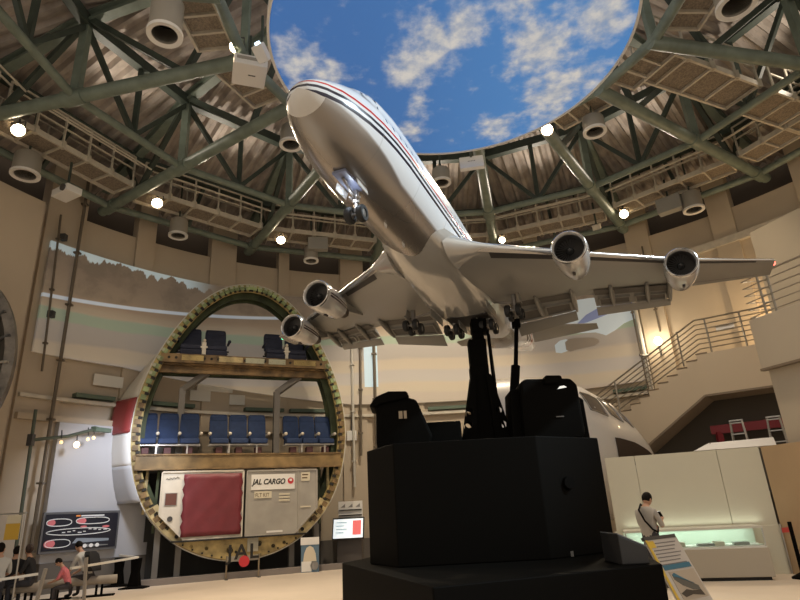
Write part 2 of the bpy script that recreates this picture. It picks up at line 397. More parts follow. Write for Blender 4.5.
# ---------------------------------------------------------------- catwalks
def catwalk(P, Q, side, label, w=.85, nb=5, rails=True, grp='perimeter catwalks', skirt=.0):
    """walkway from P to Q, side = horizontal unit vector towards its railing"""
    P = Vector(P); Q = Vector(Q); d = (Q-P).normalized(); s = Vector(side); s = (s-d*s.dot(d)).normalized(); L = (Q-P).length
    t = thing('catwalk', label, 'catwalk', (P+Q)/2, group=grp)
    m = MB(); m.bar(P+V(0,0,.03), Q+V(0,0,.03), w-.06, .03); m.build('grating', M_grat, t, world=True)
    for k in (-1, 1):
        m = MB(); m.bar(P+s*k*w/2, Q+s*k*w/2, .06, .16); m.build('edge_beam', M_cream, t, world=True)
    for i in range(nb+1):
        c = P+d*(L*i/nb); m = MB(); m.bar(c-s*w/2-V(0,0,.02), c+s*w/2-V(0,0,.02), .055, .08); m.build('cross_bar', M_cream, t, world=True)
    if rails:
        for i in range(nb+1):
            c = P+d*(L*(i+.02)/(nb+.04))+s*w/2; m = MB(); m.bar(c-V(0,0,.1), c+V(0,0,1.0), .05, .05); m.bar(c-V(0,0,.1), c+V(0,0,.14), .12, .12); m.build('rail_post', M_grat if False else M_cream, t, world=True)
        for h in (1.0, .55):
            m = MB(); m.bar(P+s*w/2+V(0,0,h), Q+s*w/2+V(0,0,h), .045, .045); m.build('handrail', M_cream, t, world=True)
        for i in range(0, nb+1, 2):
            c = P+d*(L*(i+.4)/(nb+.8))-s*w/2; m = MB(); m.bar(c, c+V(0,0,1.0), .04, .04); m.build('rail_post', M_cream, t, world=True)
        m = MB(); m.bar(P-s*w/2+V(0,0,1.0), Q-s*w/2+V(0,0,1.0), .04, .04); m.build('handrail', M_cream, t, world=True)
    return t
for a0, a1 in zip(SPK[2:-3], SPK[3:-2]):
    if a0 == 74.8: continue
    am = (a0+a1)/2; g = 1.2
    P, Q = pol(a0+g, 12.05, 11.62), pol(a1-g, 12.05, 11.62)
    t = catwalk(P, Q, pol(am, -1, 0)-pol(am, 0, 0), 'cream catwalk with handrails along the round wall '+BAYN[a0])
    for r, z in ((12.75, 11.9), (11.2, 12.1), (10.7, 11.8)):
        m = MB(); m.tube([pol(a0+.8, r, z), pol(a1-.8, r, z)], .028, 6); m.build('conduit', M_cream, t, True, world=True)
    for k in range(1, 4):
        q = P.lerp(Q, k/4); m = MB(); m.bar(q+V(0,0,1.0), q+V(0,0,1.35), .05, .05); m.build('hanger', M_dgreen, t, world=True)
a = 64.6; d_ = pol(a+90, 1, 0)-pol(a+90, 0, 0)
for r0_, r1_, lb in ((5.4, 9.0, 'inner radial stretch between sky disc and ring truss'), (9.6, 12.9, 'outer radial stretch near the wall at right')):
    catwalk(pol(a, r0_, 11.66), pol(a, r1_, 11.66), d_, 'cream steel catwalk, '+lb, w=1.0, nb=4, grp='radial catwalk stretches')
for a0, a1, nm in ((-76.6, -55.1, 'left of the sky picture above the white air unit'), (-98, -76.6, 'left of the sky picture at the top edge of the view'), (54.1, 74.8, 'right of the sky picture'), (74.8, 96.5, 'right of the sky picture at the top edge of the view'), (33.2, 54.1, 'right of the sky picture below the radial catwalk')):
    am = (a0+a1)/2
    catwalk(pol(a0+3, 5.35, 11.5), pol(a1-3, 5.35, 11.5), pol(am, -1, 0)-pol(am, 0, 0), 'short cream catwalk '+nm, w=.8, nb=3, grp='inner catwalks round the sky disc', rails=False)
# ---------------------------------------------------------------- painted sky disc
ZS, RS = 10.1, 3.53
def skymat():
    m, n, b = newmat('painted_sky')
    o = n.obj(); x, y, z = n.sep(o)
    def blob(cx, cy, r, rx=1.):
        dx = n.math('DIVIDE', n.math('SUBTRACT', x, cx), rx); dy = n.math('SUBTRACT', y, cy)
        d = n.math('SQRT', n.math('ADD', n.math('MULTIPLY', dx, dx), n.math('MULTIPLY', dy, dy)))
        mr = n.n.new('ShaderNodeMapRange'); mr.interpolation_type = 'SMOOTHSTEP'; n.l.new(d, mr.inputs[0]); mr.inputs[1].default_value = r; mr.inputs[2].default_value = 0.; return mr.outputs[0]
    big = n.noise(o, .95, 6, .58); fine = n.noise(o, 2.6, 5, .55)
    s = n.math('ADD', n.math('MULTIPLY', big, .55), n.math('MULTIPLY', fine, .45))
    cl = None
    for bl in SKY_BLOBS:
        q = n.math('MULTIPLY', blob(*bl[:3], bl[4]), bl[3]); cl = q if cl is None else n.math('MAXIMUM', cl, q)
    f = n.math('ADD', n.math('MULTIPLY', n.math('SUBTRACT', s, .5), 4.2), n.math('SUBTRACT', n.math('MULTIPLY', n.math('POWER', cl, .6), 1.1), .45))
    mask = n.step(f, .28, None, .62)
    blue = n.mix(n.step(x, 0., None, 2.6), (.038, .112, .30), (.055, .165, .39))
    c = n.mix(mask, blue, n.mix(n.step(fine, .5, None, .2), (.24, .28, .35), (.43, .43, .425)))
    n.l.new(c, b.inputs['Base Color']); n.l.new(c, b.inputs['Emission Color']); b.inputs['Emission Strength'].default_value = .80
    b.inputs['Roughness'].default_value = .9
    return m
SKY_BLOBS = [(-.4, -.1, 1.3, 1.0, .8), (-.75, .5, .9, .9, .9), (.15, -.6, .9, .8, .8), (-.65, 1.75, .7, .85, .6), (-.7, 2.5, .6, .8, .8), (1.9, .2, 1.5, 1.0, .75), (2.5, 1.3, 1.4, 1.0, .9), (2.7, -.6, 1.2, .9, .8),
             (-3.1, .1, 1.1, .9, .6), (-2.6, .6, .7, .7, 1.), (2.7, 2.3, 1.1, .85, 1.), (1.2, 2.6, .8, .6, 1.2), (1.1, -1.2, .8, .6, 1.), (-.1, -1.5, .8, .55, 1.)]
t = thing('sky_disc', 'round ceiling panel painted as blue sky with white clouds', 'ceiling panel', (CX-.17, CY-.10, ZS))
m = MB(); m.lathe([(0.001, 0), (RS, 0), (RS, .05), (0.001, .05)], 96); m.build('sky_picture', skymat(), t)
m = MB(); m.lathe([(RS, -.03), (RS+.05, -.03), (RS+.05, .16), (RS, .16)], 96, closed=True); m.build('rim', M_white, t, True)
for k in range(12):
    m = MB(); aa = R(k*30+10); p = V(math.cos(aa)*3.3, math.sin(aa)*3.3, .05); m.bar(p, p+V(0,0,1.6), .05); m.build('hanger', M_dgreen, t)

# ---------------------------------------------------------------- lamp cans, spotlights, projectors
def can(p, r, h, label, rim=True):
    t = thing('downlight', label, 'ceiling lamp', p, group='unlit cylindrical downlights')
    m = MB(); m.lathe([(r*.98, 0), (r, .02), (r, h), (r*.9, h+.05), (.02, h+.05)], 28); m.lathe([(r*.80, h*.5), (r*.80, .0)], 28); m.build('housing', M_can, t, True)
    m = MB(); m.lathe([(r*.78, -.0), (r*1.09, -.02), (r*1.1, .05), (r*1.0, .06)], 28); m.build('rim', M_white, t, True)
    m = MB(); m.lathe([(.001, h*.62), (r*.8, h*.55), (r*.8, .06)], 28); m.build('reflector', M_hole, t, True)
    top = p[2]+h+.05
    m = MB(); m.tube([(0, 0, h), (0, 0, max(.3, min(zdeck(math.hypot(p[0]-CX, p[1]-CY)), 14.5)-p[2]))], .03, 8); m.build('stem', M_dgreen, t, True)
for p, r, h, lb in (((-4.16, 8.53, 10.2), .30, .75, 'big cream cylinder downlight at upper left, nearest and above the first truss'),
        ((-10.04, 13.59, 10.7), .34, .6, 'cream cylinder downlight at the far left edge, below the catwalk'),
        ((-7.38, 17.64, 10.7), .29, .55, 'cream cylinder downlight over the wall projection left of the fuselage section'),
        ((-3.3, 20.28, 10.7), .26, .5, 'small cream cylinder downlight above the left wing of the model jet'),
        ((-2.69, 13.17, 10.9), .28, .5, 'cream cylinder downlight just left of the model jet nose'),
        ((1.42, 15.04, 10.62), .26, .4, 'cream cylinder downlight right of the model jet fuselage, below the sky disc'),
        ((5.39, 13.05, 10.7), .28, .4, 'cream cylinder downlight in the bay right of the glaring spotlight'),
        ((10.18, 17.81, 10.7), .32, .6, 'cream cylinder downlight under the catwalk above the outer right engine'),
        ((6.76, 8.69, 10.3), .34, .8, 'cream cylinder downlight cut by the top edge at upper right')):
    can(p, r, h, lb)
def spot(p, label, aim, power, glow=.1, blend=.6, size=75, up=.35):
    p = Vector(p); t = thing('spotlight', label, 'spotlight', p, group='lit spotlights under the catwalks')
    d = (Vector(aim)-p).normalized(); M = d.to_track_quat('Z', 'Y').to_matrix()
    m = MB(); m.lathe([(glow*.6, -.26), (glow*.95, -.2), (glow*1.15, .02), (glow*1.02, .02), (glow*.9, -.04)], 18, M); m.build('housing', M_cream, t, True)
    m = MB(); m.lathe([(.001, .0), (glow, -.0)], 18, M); m.build('lamp', M_lampon, t)
    m = MB(); m.bar(V(0,0,.1), V(0,0,up), .03); m.bar(V(-glow*1.2,0,0)-d*.1, V(-glow*1.2,0,.2)-d*.1, .02); m.bar(V(glow*1.2,0,0)-d*.1, V(glow*1.2,0,.2)-d*.1, .02); m.bar(V(-glow*1.2,0,.2)-d*.1, V(glow*1.2,0,.2)-d*.1, .02); m.build('bracket', M_dgrey, t)
    l = bpy.data.lights.new('spot_beam', 'SPOT'); l.energy = power; l.color = (1., .80, .56); l.spot_size = R(size); l.spot_blend = blend; l.shadow_soft_size = .12
    o = bpy.data.objects.new('spot_beam', l); COL.objects.link(o); o.location = p+d*.06; o.rotation_euler = d.to_track_quat('-Z', 'Y').to_euler()
    return t
# aims are set so that every lit face looks into the hall, as in the photograph
spot((-9.61, 12.45, 11.3), 'glowing spotlight at the far left end of the catwalk', (-1, 6.5, 0), 900, .16)
spot((-7.65, 16.44, 11.3), 'glowing spotlight above the left edge of the wall projection', (-2, 7, 0), 900, .16)
spot((-4.31, 19.56, 11.3), 'glowing spotlight above the fuselage section arch', (-1.5, 9, 0), 900, .15)
spot((-3.29, 10.05, 11.3), 'glowing spotlight beside the white air unit at upper left', (-2.0, 5.0, 0), 700, .14)
spot((4.21, 13.26, 11.), 'glaring spotlight at the rim of the sky disc, right of the white sign box', (1.5, 5, 1), 900, .15)
spot((8.3, 18.98, 11.3), 'glowing spotlight above the right wing, left of the boxy speaker', (2, 8, 1), 900, .15)
spot((4.1, 20.61, 11.3), 'small glowing spotlight just above the right wing root of the model jet', (1, 9, 1), 600, .12)
def wbox(nm, label, cat, p, size, rz, tilt, mm, extra=None):
    M = Matrix.Rotation(rz, 3, 'Z') @ Matrix.Rotation(tilt, 3, 'X'); t = thing(nm, label, cat, p)
    m = MB(); m.box((0,0,0), size, M); m.build('casing', mm, t, bevel=.02)
    m = MB(); m.bar(V(0,0,size[2]*.4), V(0,0,1.0), .05); m.build('hanger', M_dgreen, t)
    return t, M
t, M = wbox('air_unit', 'white box unit with small slots hanging beside the sky disc at upper left', 'ceiling unit', (-3.08, 10.42, 10.95), (.72, .72, .26), R(20), R(0), M_white)
m = MB(); m.box(M @ V(.05, -.02, -.135), (.16, .025, .01), M); m.build('slot', M_dgrey, t)
m = MB(); m.box(M @ V(0, -.365, .03), (.6, .012, .08), M); m.build('vent', M_can, t)
t, M = wbox('projector', 'white projector with a blue-lit lens at the left rim of the sky disc', 'projector', (-2.62, 9.66, 10.72), (.26, .36, .18), R(-25), R(-35), M_white)
m = MB(); m.lathe([(.06, 0), (.06, .04), (.05, .05), (.001, .05)], 16, M @ Matrix.Rotation(R(90), 3, 'X')); 
for p in m.v: p += M @ V(.03, -.18, -.02)
m.build('lens', mat('lens_glow', (.7, .85, 1), .2, emit=(.6, .8, 1), estr=3.), t, True)
m = MB(); m.box(M @ V(0, -.185, .05), (.16, .01, .05), M); m.build('grille', M_dgrey, t)
t, M = wbox('projector', 'white wall projector hanging above the left conduit column', 'projector', (-9.2, 14.2, 10.45), (.72, .45, .22), R(-28), R(0), M_white)
m = MB(); m.lathe([(.10, 0), (.1, .05), (.001, .05)], 16, M @ Matrix.Rotation(R(90), 3, 'X'))
for p in m.v: p += M @ V(.2, -.225, 0)
m.build('lens', M_dgrey, t, True)
t, M = wbox('sign_box', 'small white sign box hung at the lower rim of the sky disc', 'sign', (2.05, 13.02, 9.93), (.62, .12, .46), R(-8), R(-20), M_white)
m = MB()
for k in range(5): m.box(M @ V(-.08+k*.04, -.063, .02), (.025, .006, .02), M)
m.build('marking', M_dgrey, t)
t, M = wbox('speaker_box', 'grey box speaker under the catwalk left of the downlight at right', 'speaker', (9.55, 18.1, 11.1), (.8, .35, .55), R(-40), R(0), mat('grey_box', (.3,.29,.26), .6))
t, M = wbox('camera_head', 'small cream floodlight with dark bracket under the right catwalk', 'floodlight', (7.35, 19.3, 11.0), (.28, .3, .2), R(-30), R(30), M_cream)
t, M = wbox('floodlight_unit', 'pale box floodlight beside the glowing lamp above the arch', 'floodlight', (-3.0, 20.0, 11.25), (.75, .3, .5), R(10), R(0), mat('grey_box', (.3,.29,.26), .6))
# ---------------------------------------------------------------- the 1:8 model jet
JM = Matrix(((.92116867, .3873383, .03764744), (-.38807193, .92151712, .01436546), (-.02912847, -.02784293, .99918782))) @ Matrix.Rotation(R(-1.35), 3, 'X') @ Matrix.Rotation(R(.6), 3, 'Z')
jet = thing('model_jet', 'large model of a white four-engined jet with red and dark stripes on a black stand', 'model aircraft', (.8655, 7.370, 4.2356), rot=JM)
S8 = .125
def J(p, a, u): return Vector((p*S8, (a-33)*S8, (u-4)*S8))     # port, aft of the nose, up, in full-size metres
def hullmat():
    m, n, b = newmat('jet_hull_paint')
    x, y, z = n.sep(n.obj())
    u = n.math('ADD', n.math('MULTIPLY', z, 8.), 4.); a = n.math('ADD', n.math('MULTIPLY', y, 8.), 33.)
    # the stripes dip a little over the nose
    us = n.math('ADD', u, n.math('MULTIPLY', n.math('MAXIMUM', n.math('SUBTRACT', 7., a), 0.), .03))
    ub = n.math('SUBTRACT', us, n.math('MULTIPLY', n.math('MAXIMUM', n.math('SUBTRACT', 10., a), 0.), .15))
    k = n.step(ub, 3.3, None, .12)
    red = n.step(us, 5.52, 5.72, .015); d1 = n.step(us, 5.06, 5.28, .015); d2 = n.step(us, 4.60, 4.84, .015)
    c = n.mix(k, (.36, .33, .30), (.72, .74, .76))
    c = n.mix(red, c, (.50, .02, .025)); c = n.mix(d1, c, (.02, .018, .035)); c = n.mix(d2, c, (.02, .018, .035))
    # cabin window row and the upper deck row
    fr = n.math('FRACT', n.math('DIVIDE', a, 1.02))
    win = n.math('MULTIPLY', n.step(fr, .33, .60, .02), n.step(u, 6.12, 6.52, .02))
    rng = n.math('MULTIPLY', n.step(a, 6.5, 58., .05), 1.)
    win2 = n.math('MULTIPLY', n.math('MULTIPLY', n.step(fr, .33, .58, .02), n.step(u, 8.5, 8.85, .02)), n.step(a, 10.5, 22.5, .05))
    win = n.math('MAXIMUM', n.math('MULTIPLY', win, rng), win2)
    c = n.mix(win, c, (.035, .04, .06))
    # panel seams
    fs = n.math('FRACT', n.math('DIVIDE', a, 6.1)); seam = n.step(fs, .985, None, .006)
    c = n.mix(n.math('MULTIPLY', seam, .25), c, (.2, .2, .2))
    n.l.new(c, b.inputs['Base Color'])
    met = n.math('SUBTRACT', 1., n.step(ub, 3.3, None, .12)); n.l.new(n.math('MULTIPLY', met, .7), b.inputs['Metallic'])
    rg = n.math('ADD', .20, n.math('MULTIPLY', met, .06)); n.l.new(rg, b.inputs['Roughness'])
    b.inputs['Coat Weight'].default_value = .3
    return m
M_hull = hullmat()
M_jwhite = mat('jet_white', (.62, .61, .59), .28, 0., coat=.3)
M_jgrey = mat('jet_wing_grey', (.29, .28, .255), .32, .15)
M_jlead = mat('jet_polished_edge', (.62, .60, .57), .18, .9)
M_jdark = mat('jet_dark_gap', (.035, .03, .028), .6)
M_jflap = mat('jet_flap_grey', (.25, .24, .215), .45, .1)
M_tyre = mat('jet_tyre', (.012, .012, .012), .6)
M_strut = mat('jet_gear_metal', (.30, .28, .26), .35, .7)
M_fair = mat('jet_belly_fairing', (.56, .54, .50), .12, .35, coat=.4)

def interp(tab, x):
    if x <= tab[0][0]: return tab[0][1]
    for (a, va), (b, vb) in zip(tab, tab[1:]):
        if x <= b:
            t = (x-a)/(b-a); return va+(vb-va)*t
    return tab[-1][1]
def sinterp(tab, x):
    """smooth (Catmull-Rom like) table lookup"""
    return sum(interp(tab, x+d)*w for d, w in ((-2.2, .12), (-1.1, .23), (0, .30), (1.1, .23), (2.2, .12)))
HW = [(0, .02), (.15, .62), (.5, 1.08), (1, 1.48), (2, 2.02), (3, 2.36), (4.5, 2.74), (6, 2.98), (8, 3.16), (10, 3.25), (50, 3.25), (54, 3.08), (58, 2.7), (62, 2.1), (65, 1.45), (67.5, .8), (68.6, .35)]
BOT = [(0, 4.78), (.15, 4.25), (.5, 3.82), (1, 3.45), (2, 2.98), (3, 2.70), (4.5, 2.44), (6, 2.27), (8, 2.13), (10, 2.1), (47, 2.1), (48, 2.2), (50, 2.7), (54, 3.9), (58, 5.1), (62, 6.1), (65, 6.8), (68.6, 7.6)]
TOP = [(0, 4.82), (.15, 5.35), (.5, 5.80), (1, 6.22), (2, 6.85), (3, 7.42), (4, 8.1), (5, 8.72), (6, 9.18), (7, 9.5), (9, 9.82), (12, 9.92), (24, 9.9), (28, 9.65), (31, 9.2), (34, 8.8), (37, 8.62), (50, 8.6), (60, 8.6), (65, 8.5), (68.6, 8.0)]
ZW = [(0, 4.8), (1, 4.95), (3, 5.2), (6, 5.35), (50, 5.35), (60, 6.3), (68.6, 7.6)]
def hullring(a, n=48):
    w, b, t, zc_ = interp(HW, a), interp(BOT, a), interp(TOP, a), interp(ZW, a); out = []
    for k in range(n):
        th = 2*PI*k/n; s, c = math.sin(th), math.cos(th)           # s sideways, c up
        if c <= 0: r = 1/math.sqrt((s/w)**2+(c/max(zc_-b, .01))**2)
        else:
            h = t-zc_; r1 = 1/math.sqrt((s/w)**2+(c/min(h, w))**2 if h > w else (s/w)**2+(c/max(h, .01))**2)
            r = r1
            if h > w:                                               # upper-deck lobe
                rl = w*.80; cz = h-rl; B = c*cz; D = B*B-(cz*cz-rl*rl)
                if D > 0: r = max(r, B+math.sqrt(D))
        out.append(J(s*r, a, zc_+c*r))
    return out
m = MB(); st = [0, .05, .15, .3, .5, .75, 1, 1.5, 2, 2.5, 3, 3.5, 4, 4.5, 5, 5.5, 6, 7, 8, 9, 10, 12, 14, 16, 18, 20, 22, 24, 26, 28, 29.5, 31, 32.5, 34, 36, 39, 42, 45, 48, 50, 52, 54, 56, 58, 60, 62, 64, 65, 66.5, 67.5, 68.6]
m.loft([hullring(a) for a in st]); hull = m.build('fuselage', M_hull, jet, True, angle=60)
# radome skin, slightly proud, below the stripes
m = MB(); ra = [0, .05, .15, .3, .5, .75, 1, 1.35]; rings = []
for a in ra:
    zc_ = interp(ZW, a); rr = [V(p.x*1.006, p.y-.0008, (p.z-(zc_-4)*S8)*1.006+(zc_-4)*S8) for p in hullring(a)]
    rings.append([p for p in rr])
q = MB()
for ring in rings:
    pass
lo = [[p for k, p in enumerate(r) if 15 <= k <= 33] for r in rings[:7]]
q.loft(lo, cap=False, closed=False); q.build('radome', mat('radome_cream', (.60, .57, .52), .3), hull, True, angle=60)
# cockpit glass
m = MB()
for a0, a1, k0, k1 in ((3.5, 4.9, 1, 3), (3.5, 4.9, 45, 47), (3.9, 5.5, 3, 5), (3.9, 5.5, 43, 45), (4.6, 6.3, 5, 7), (4.6, 6.3, 41, 43)):
    A, B = hullring(a0), hullring(a1); f = lambda p: p+V(p.x*.012, -.001, .003)
    m.add([f(A[k0]), f(A[k1]), f(B[k1]), f(B[k0])], [(0,1,2,3)])
m.build('cockpit_window', mat('dark_glass', (.02, .025, .03), .1), hull)
# belly fairing
def fairring(a, n=28):
    w = sinterp([(14.5, 1.6), (17, 2.5), (19.5, 3.3), (22.5, 3.95), (26, 4.25), (34, 4.3), (38, 3.9), (42, 3.1), (44.5, 2.3)], a)
    b = sinterp([(14.5, 3.0), (17, 2.4), (19.5, 1.95), (22.5, 1.7), (30, 1.58), (37, 1.62), (42, 1.9), (44.5, 2.3)], a)
    return [J(w*math.copysign(abs(math.sin(t))**.82, math.sin(t)), a, 3.9-(3.9-b)*max(0, math.cos(t))**.82) for t in [-PI/2+PI*k/(n-1) for k in range(n)]]
m = MB(); m.loft([fairring(14.5+30*k/48) for k in range(49)], cap=False, closed=False); m.build('belly_fairing', M_fair, jet, True, angle=60)
# gear bays seen as dark patches with warm light, in the belly
# ------------------------------------------------ wings
def wsec(p):
    """leading edge, chord, height, thickness at spanwise p"""
    le = interp([(0, 17.2), (3.2, 19.6), (4.6, 21.0), (12, 27.0), (31, 43.4)], p)
    te = interp([(0, 35.6), (3.2, 35.9), (12, 37.6), (31, 47.4)], p)
    z = interp([(0, 2.75), (3.2, 2.95), (12, 3.75), (21.5, 4.85), (31, 6.6)], p)
    return le, te-le, z, interp([(0, .125), (12, .10), (31, .08)], p)
def afoil(n=11):
    xs = [(1-math.cos(PI*i/n))/2 for i in range(n+1)]
    y = lambda x: 5*(.2969*math.sqrt(x)-.126*x-.3516*x*x+.2843*x**3-.1036*x**4)
    return [(x, y(x)*1.05) for x in reversed(xs)]+[(x, -y(x)*.95) for x in xs[1:-1]]
AF = afoil()
def wring(p, sg, x0=0., x1=1., dz=0., ):
    le, ch, z, th = wsec(p); return [J(sg*p, le+ch*x, z+ch*th*y+dz-.03*ch*(x-.4)) for x, y in AF]
def wpt(p, x, dz, sg): 
    le, ch, z, th = wsec(p); return J(sg*p, le+ch*x, z+dz-.03*ch*(x-.4))
ENG = {12.05: (21.9, 1.95), 21.2: (31.2, 2.95)}
def enginemat():
    m, n, b = newmat('engine_cowl_paint'); x, y, z = n.sep(n.obj())
    # two dark stripes run along both sides of each cowl (object coordinates centred on the engine)
    an = n.math('ABSOLUTE', n.math('ARCTAN2', z, n.math('ABSOLUTE', x)))
    zz = n.math('MULTIPLY', n.math('ARCTAN2', z, n.math('ABSOLUTE', x)), 1.)
    s1 = n.step(zz, -.05, .05, .01); s2 = n.step(zz, -.24, -.14, .01)
    lim = n.step(y, .06, 1., .004)
    c = n.mix(n.math('MULTIPLY', n.math('MAXIMUM', s1, s2), lim), (.62, .60, .57), (.06, .02, .025))
    n.l.new(c, b.inputs['Base Color']); b.inputs['Roughness'].default_value = .16; b.inputs['Metallic'].default_value = .35; b.inputs['Coat Weight'].default_value = .4
    return m
M_eng = enginemat()
for sg, side in ((1, 'port'), (-1, 'starboard')):
    m = MB(); m.loft([wring(p, sg) for p in (2.2, 3.2, 4.6, 6, 8, 10, 12, 15, 18, 21.2, 24, 27, 29.5, 30.6, 31)])
    wing = m.build('wing', M_jgrey, jet, True, angle=50)
    # bright leading edge: a thin skin over the first few per cent of chord
    m = MB(); rg = []
    for p in (4.6, 6, 8, 10, 12, 15, 18, 21.2, 24, 27, 30, 30.9):
        le, ch, z, th = wsec(p); row = []
        for x, s_ in ((.085, 1), (.045, 1), (.018, 1), (.004, 1), (0, 0), (.004, -1), (.014, -1), (.03, -1)):
            y = 5*(.2969*math.sqrt(x)-.126*x-.3516*x*x+.2843*x**3-.1036*x**4)*s_
            row.append(J(sg*p, le+ch*x-.05, z+ch*th*y*1.06+(.02 if s_ > 0 else -.03 if s_ < 0 else 0)-.03*ch*(x-.4)))
        rg.append(row)
    m.loft(rg, cap=False, closed=False); m.build('leading_edge', M_jlead, wing, True, angle=60)
    # rounded fillet that blends the wing root into the hull
    m = MB(); rg = []
    for p in [2.6+k*.25 for k in range(18)]:
        f_ = ((6.9-p)/4.3)**1.5; rx, rz = .1+2.7*f_, .12+1.12*f_
        le, ch, z, th = wsec(p); rg.append([J(sg*p, le+rx*.75+rx*math.cos(t), z+.18+rz*math.sin(t)) for t in [2*PI*k/20 for k in range(20)]])
    m.loft(rg); m.build('root_fillet', M_fair, wing, True, angle=60)
    # dark slot of the drooped leading-edge flaps
    for pa, pb in ((5.6, 11.0), (13.2, 20.0), (22.4, 29)):
        m = MB(); qa = []
        for p in (pa, (pa+pb)/2, pb):
            le, ch, z, th = wsec(p); y = lambda x: -5*(.2969*math.sqrt(x)-.126*x-.3516*x*x)*th*ch*.95
            qa.append([J(sg*p, le+ch*.034, z+y(.034)-.03*ch*(.034-.4)-.035), J(sg*p, le+ch*.085, z+y(.085)-.03*ch*(.085-.4)-.035)])
        m.loft(qa, cap=False, closed=False); m.build('slat_gap', M_jdark, wing)
    # trailing-edge flaps, lowered, with boxed wells
    for pa, pb in ((4.4, 10.8), (12.9, 20.4)):
        m = MB(); qa = []
        for p in (pa, pb):
            le, ch, z, th = wsec(p); te = le+ch; c_ = ch*.20
            qa.append([J(sg*p, te-.5+c_*x*.92, z-.40+c_*(y*.11)-c_*.30*x) for x, y in AF])
        m.loft(qa); fl = m.build('flap', M_jflap, wing, True, angle=50)
        for f0, f1 in ((.06, .46), (.54, .94)):
            m = MB(); qa = []
            for f_ in (f0, f1):
                p = pa+(pb-pa)*f_; le, ch, z, th = wsec(p); te = le+ch; c_ = ch*.20
                qa.append([J(sg*p, te-.5+c_*x*.92, z-.40-c_*.075-c_*.30*x-.03) for x in (.18, .80)])
            m.loft(qa, cap=False, closed=False); m.build('flap_pocket', mat('flap_well_brown', (.10, .09, .078), .6), fl)
            m = MB(); a_, b_, c2_, d2_ = qa[0][0], qa[0][1], qa[1][1], qa[1][0]
            for e0, e1 in ((a_, b_), (b_, c2_), (c2_, d2_), (d2_, a_)): m.bar(e0, e1, .02, .035)
            m.build('pocket_rim', M_jflap, fl)
        # second segment behind, steeper
        m = MB(); qa = []
        for p in (pa, pb):
            le, ch, z, th = wsec(p); te = le+ch; c_ = ch*.13; x0 = te-.5+ch*.2*.92+.05; z0 = z-.40-ch*.2*.30-.10
            qa.append([J(sg*p, x0+c_*x*.8, z0+c_*(y*.11)-c_*.45*x) for x, y in AF])
        m.loft(qa); m.build('aft_flap', M_jflap, wing, True, angle=50)
        m = MB(); qa = []
        for p in (pa+.1, pb-.1):
            le, ch, z, th = wsec(p); te = le+ch
            qa.append([J(sg*p, te-1.9, z-.42), J(sg*p, te-.5, z-.46)])
        m.loft(qa, cap=False, closed=False); m.build('flap_well', mat('flap_well_brown', (.10, .09, .078), .6), wing)
    # aileron line strip
    m = MB(); qa = []
    for p in (22.5, 29.5):
        le, ch, z, th = wsec(p); qa.append([J(sg*p, le+ch*.80, z-.03*ch*.4-ch*.022-.03), J(sg*p, le+ch*.815, z-.03*ch*.4-ch*.020-.03)])
    m.loft(qa, cap=False, closed=False); m.build('aileron_gap', M_jdark, wing)
    # flap track fairings
    for p in (7.3, 10.9, 14.7, 18.2, 20.4):
        le, ch, z, th = wsec(p); te = le+ch; L = 4.8 if p < 12 else 4.0; rg = []
        for f_ in (0, .08, .25, .5, .75, .92, 1):
            r = .36*math.sin(PI*min(1, .06+f_*.9))**.6; c = (te-2.9+L*f_, z-.45-.28*math.sin(PI*f_*.5)-.75*max(0, f_-.45))
            rg.append([J(sg*p+r*.75*math.cos(t), c[0], c[1]+r*1.35*math.sin(t)) for t in [2*PI*k/10 for k in range(10)]])
        m = MB(); m.loft(rg); m.build('flap_track_fairing', M_jflap, wing, True, angle=60)
    # winglet stub and tip light
    m = MB(); m.ball(wpt(31, .25, .05, sg), (.028, .04, .028), 10, 6); m.build('tip_light', mat('tip_light_red' if sg > 0 else 'tip_light_green', (.9, .1, .08) if sg > 0 else (.1, .6, .3), .3, emit=(1., .15, .1) if sg > 0 else (.1, .8, .4), estr=3.), wing, True)
    # engines
    for pe, (ae, ze) in ENG.items():
        pyl = MB(); le, ch, z, th = wsec(pe); th_ = .26
        pts = [(ae+1.0, ze+1.25), (ae+3.2, ze+1.6), (le+1.2, z+.25), (le+5.6, z-.1), (le+5.2, z-.7), (ae+6.6, ze+.35), (ae+5.2, ze+.4), (ae+3.4, ze+.9)]
        pyl.prism([((a-33)*S8, (u-4)*S8) for a, u in pts], (th_*2*S8, 0, 0), axes=((0,1,0),(0,0,1)), o=(sg*pe*S8-th_*S8, 0, 0)); pyl.build('pylon', M_jgrey, wing, bevel=.006)
        e = bpy.data.objects.new('engine', bpy.data.meshes.new('engine')); bpy.data.objects.remove(e)
        Mx = Matrix.Rotation(R(-90), 3, 'X')                        # lathe axis z -> aft (+y)
        pr = [(1.22, .28), (1.30, .06), (1.37, 0), (1.44, .06), (1.50, .35), (1.53, .9), (1.52, 1.7), (1.46, 2.6), (1.36, 3.4), (1.24, 4.05), (1.15, 4.5), (1.12, 4.5), (1.2, 3.9), (1.22, 2.8), (1.20, 1.2)]
        m = MB(); m.lathe([(r*S8, h*S8) for r, h in pr], 40, Mx, closed=True); eng = m.build('engine_nacelle', M_eng, jet, True, angle=40); eng.location = J(sg*(pe+(.35 if pe < 15 and sg > 0 else -.3 if sg < 0 and pe < 15 else -.5 if sg < 0 else 0)), ae, ze-(.15 if sg < 0 else .05))
        m = MB(); m.lathe([(r*S8, h*S8) for r, h in ((1.215, .3), (1.31, .055), (1.375, -.012), (1.45, .055), (1.475, .2))], 40, Mx); m.build('inlet_lip', M_jlead, eng, True)
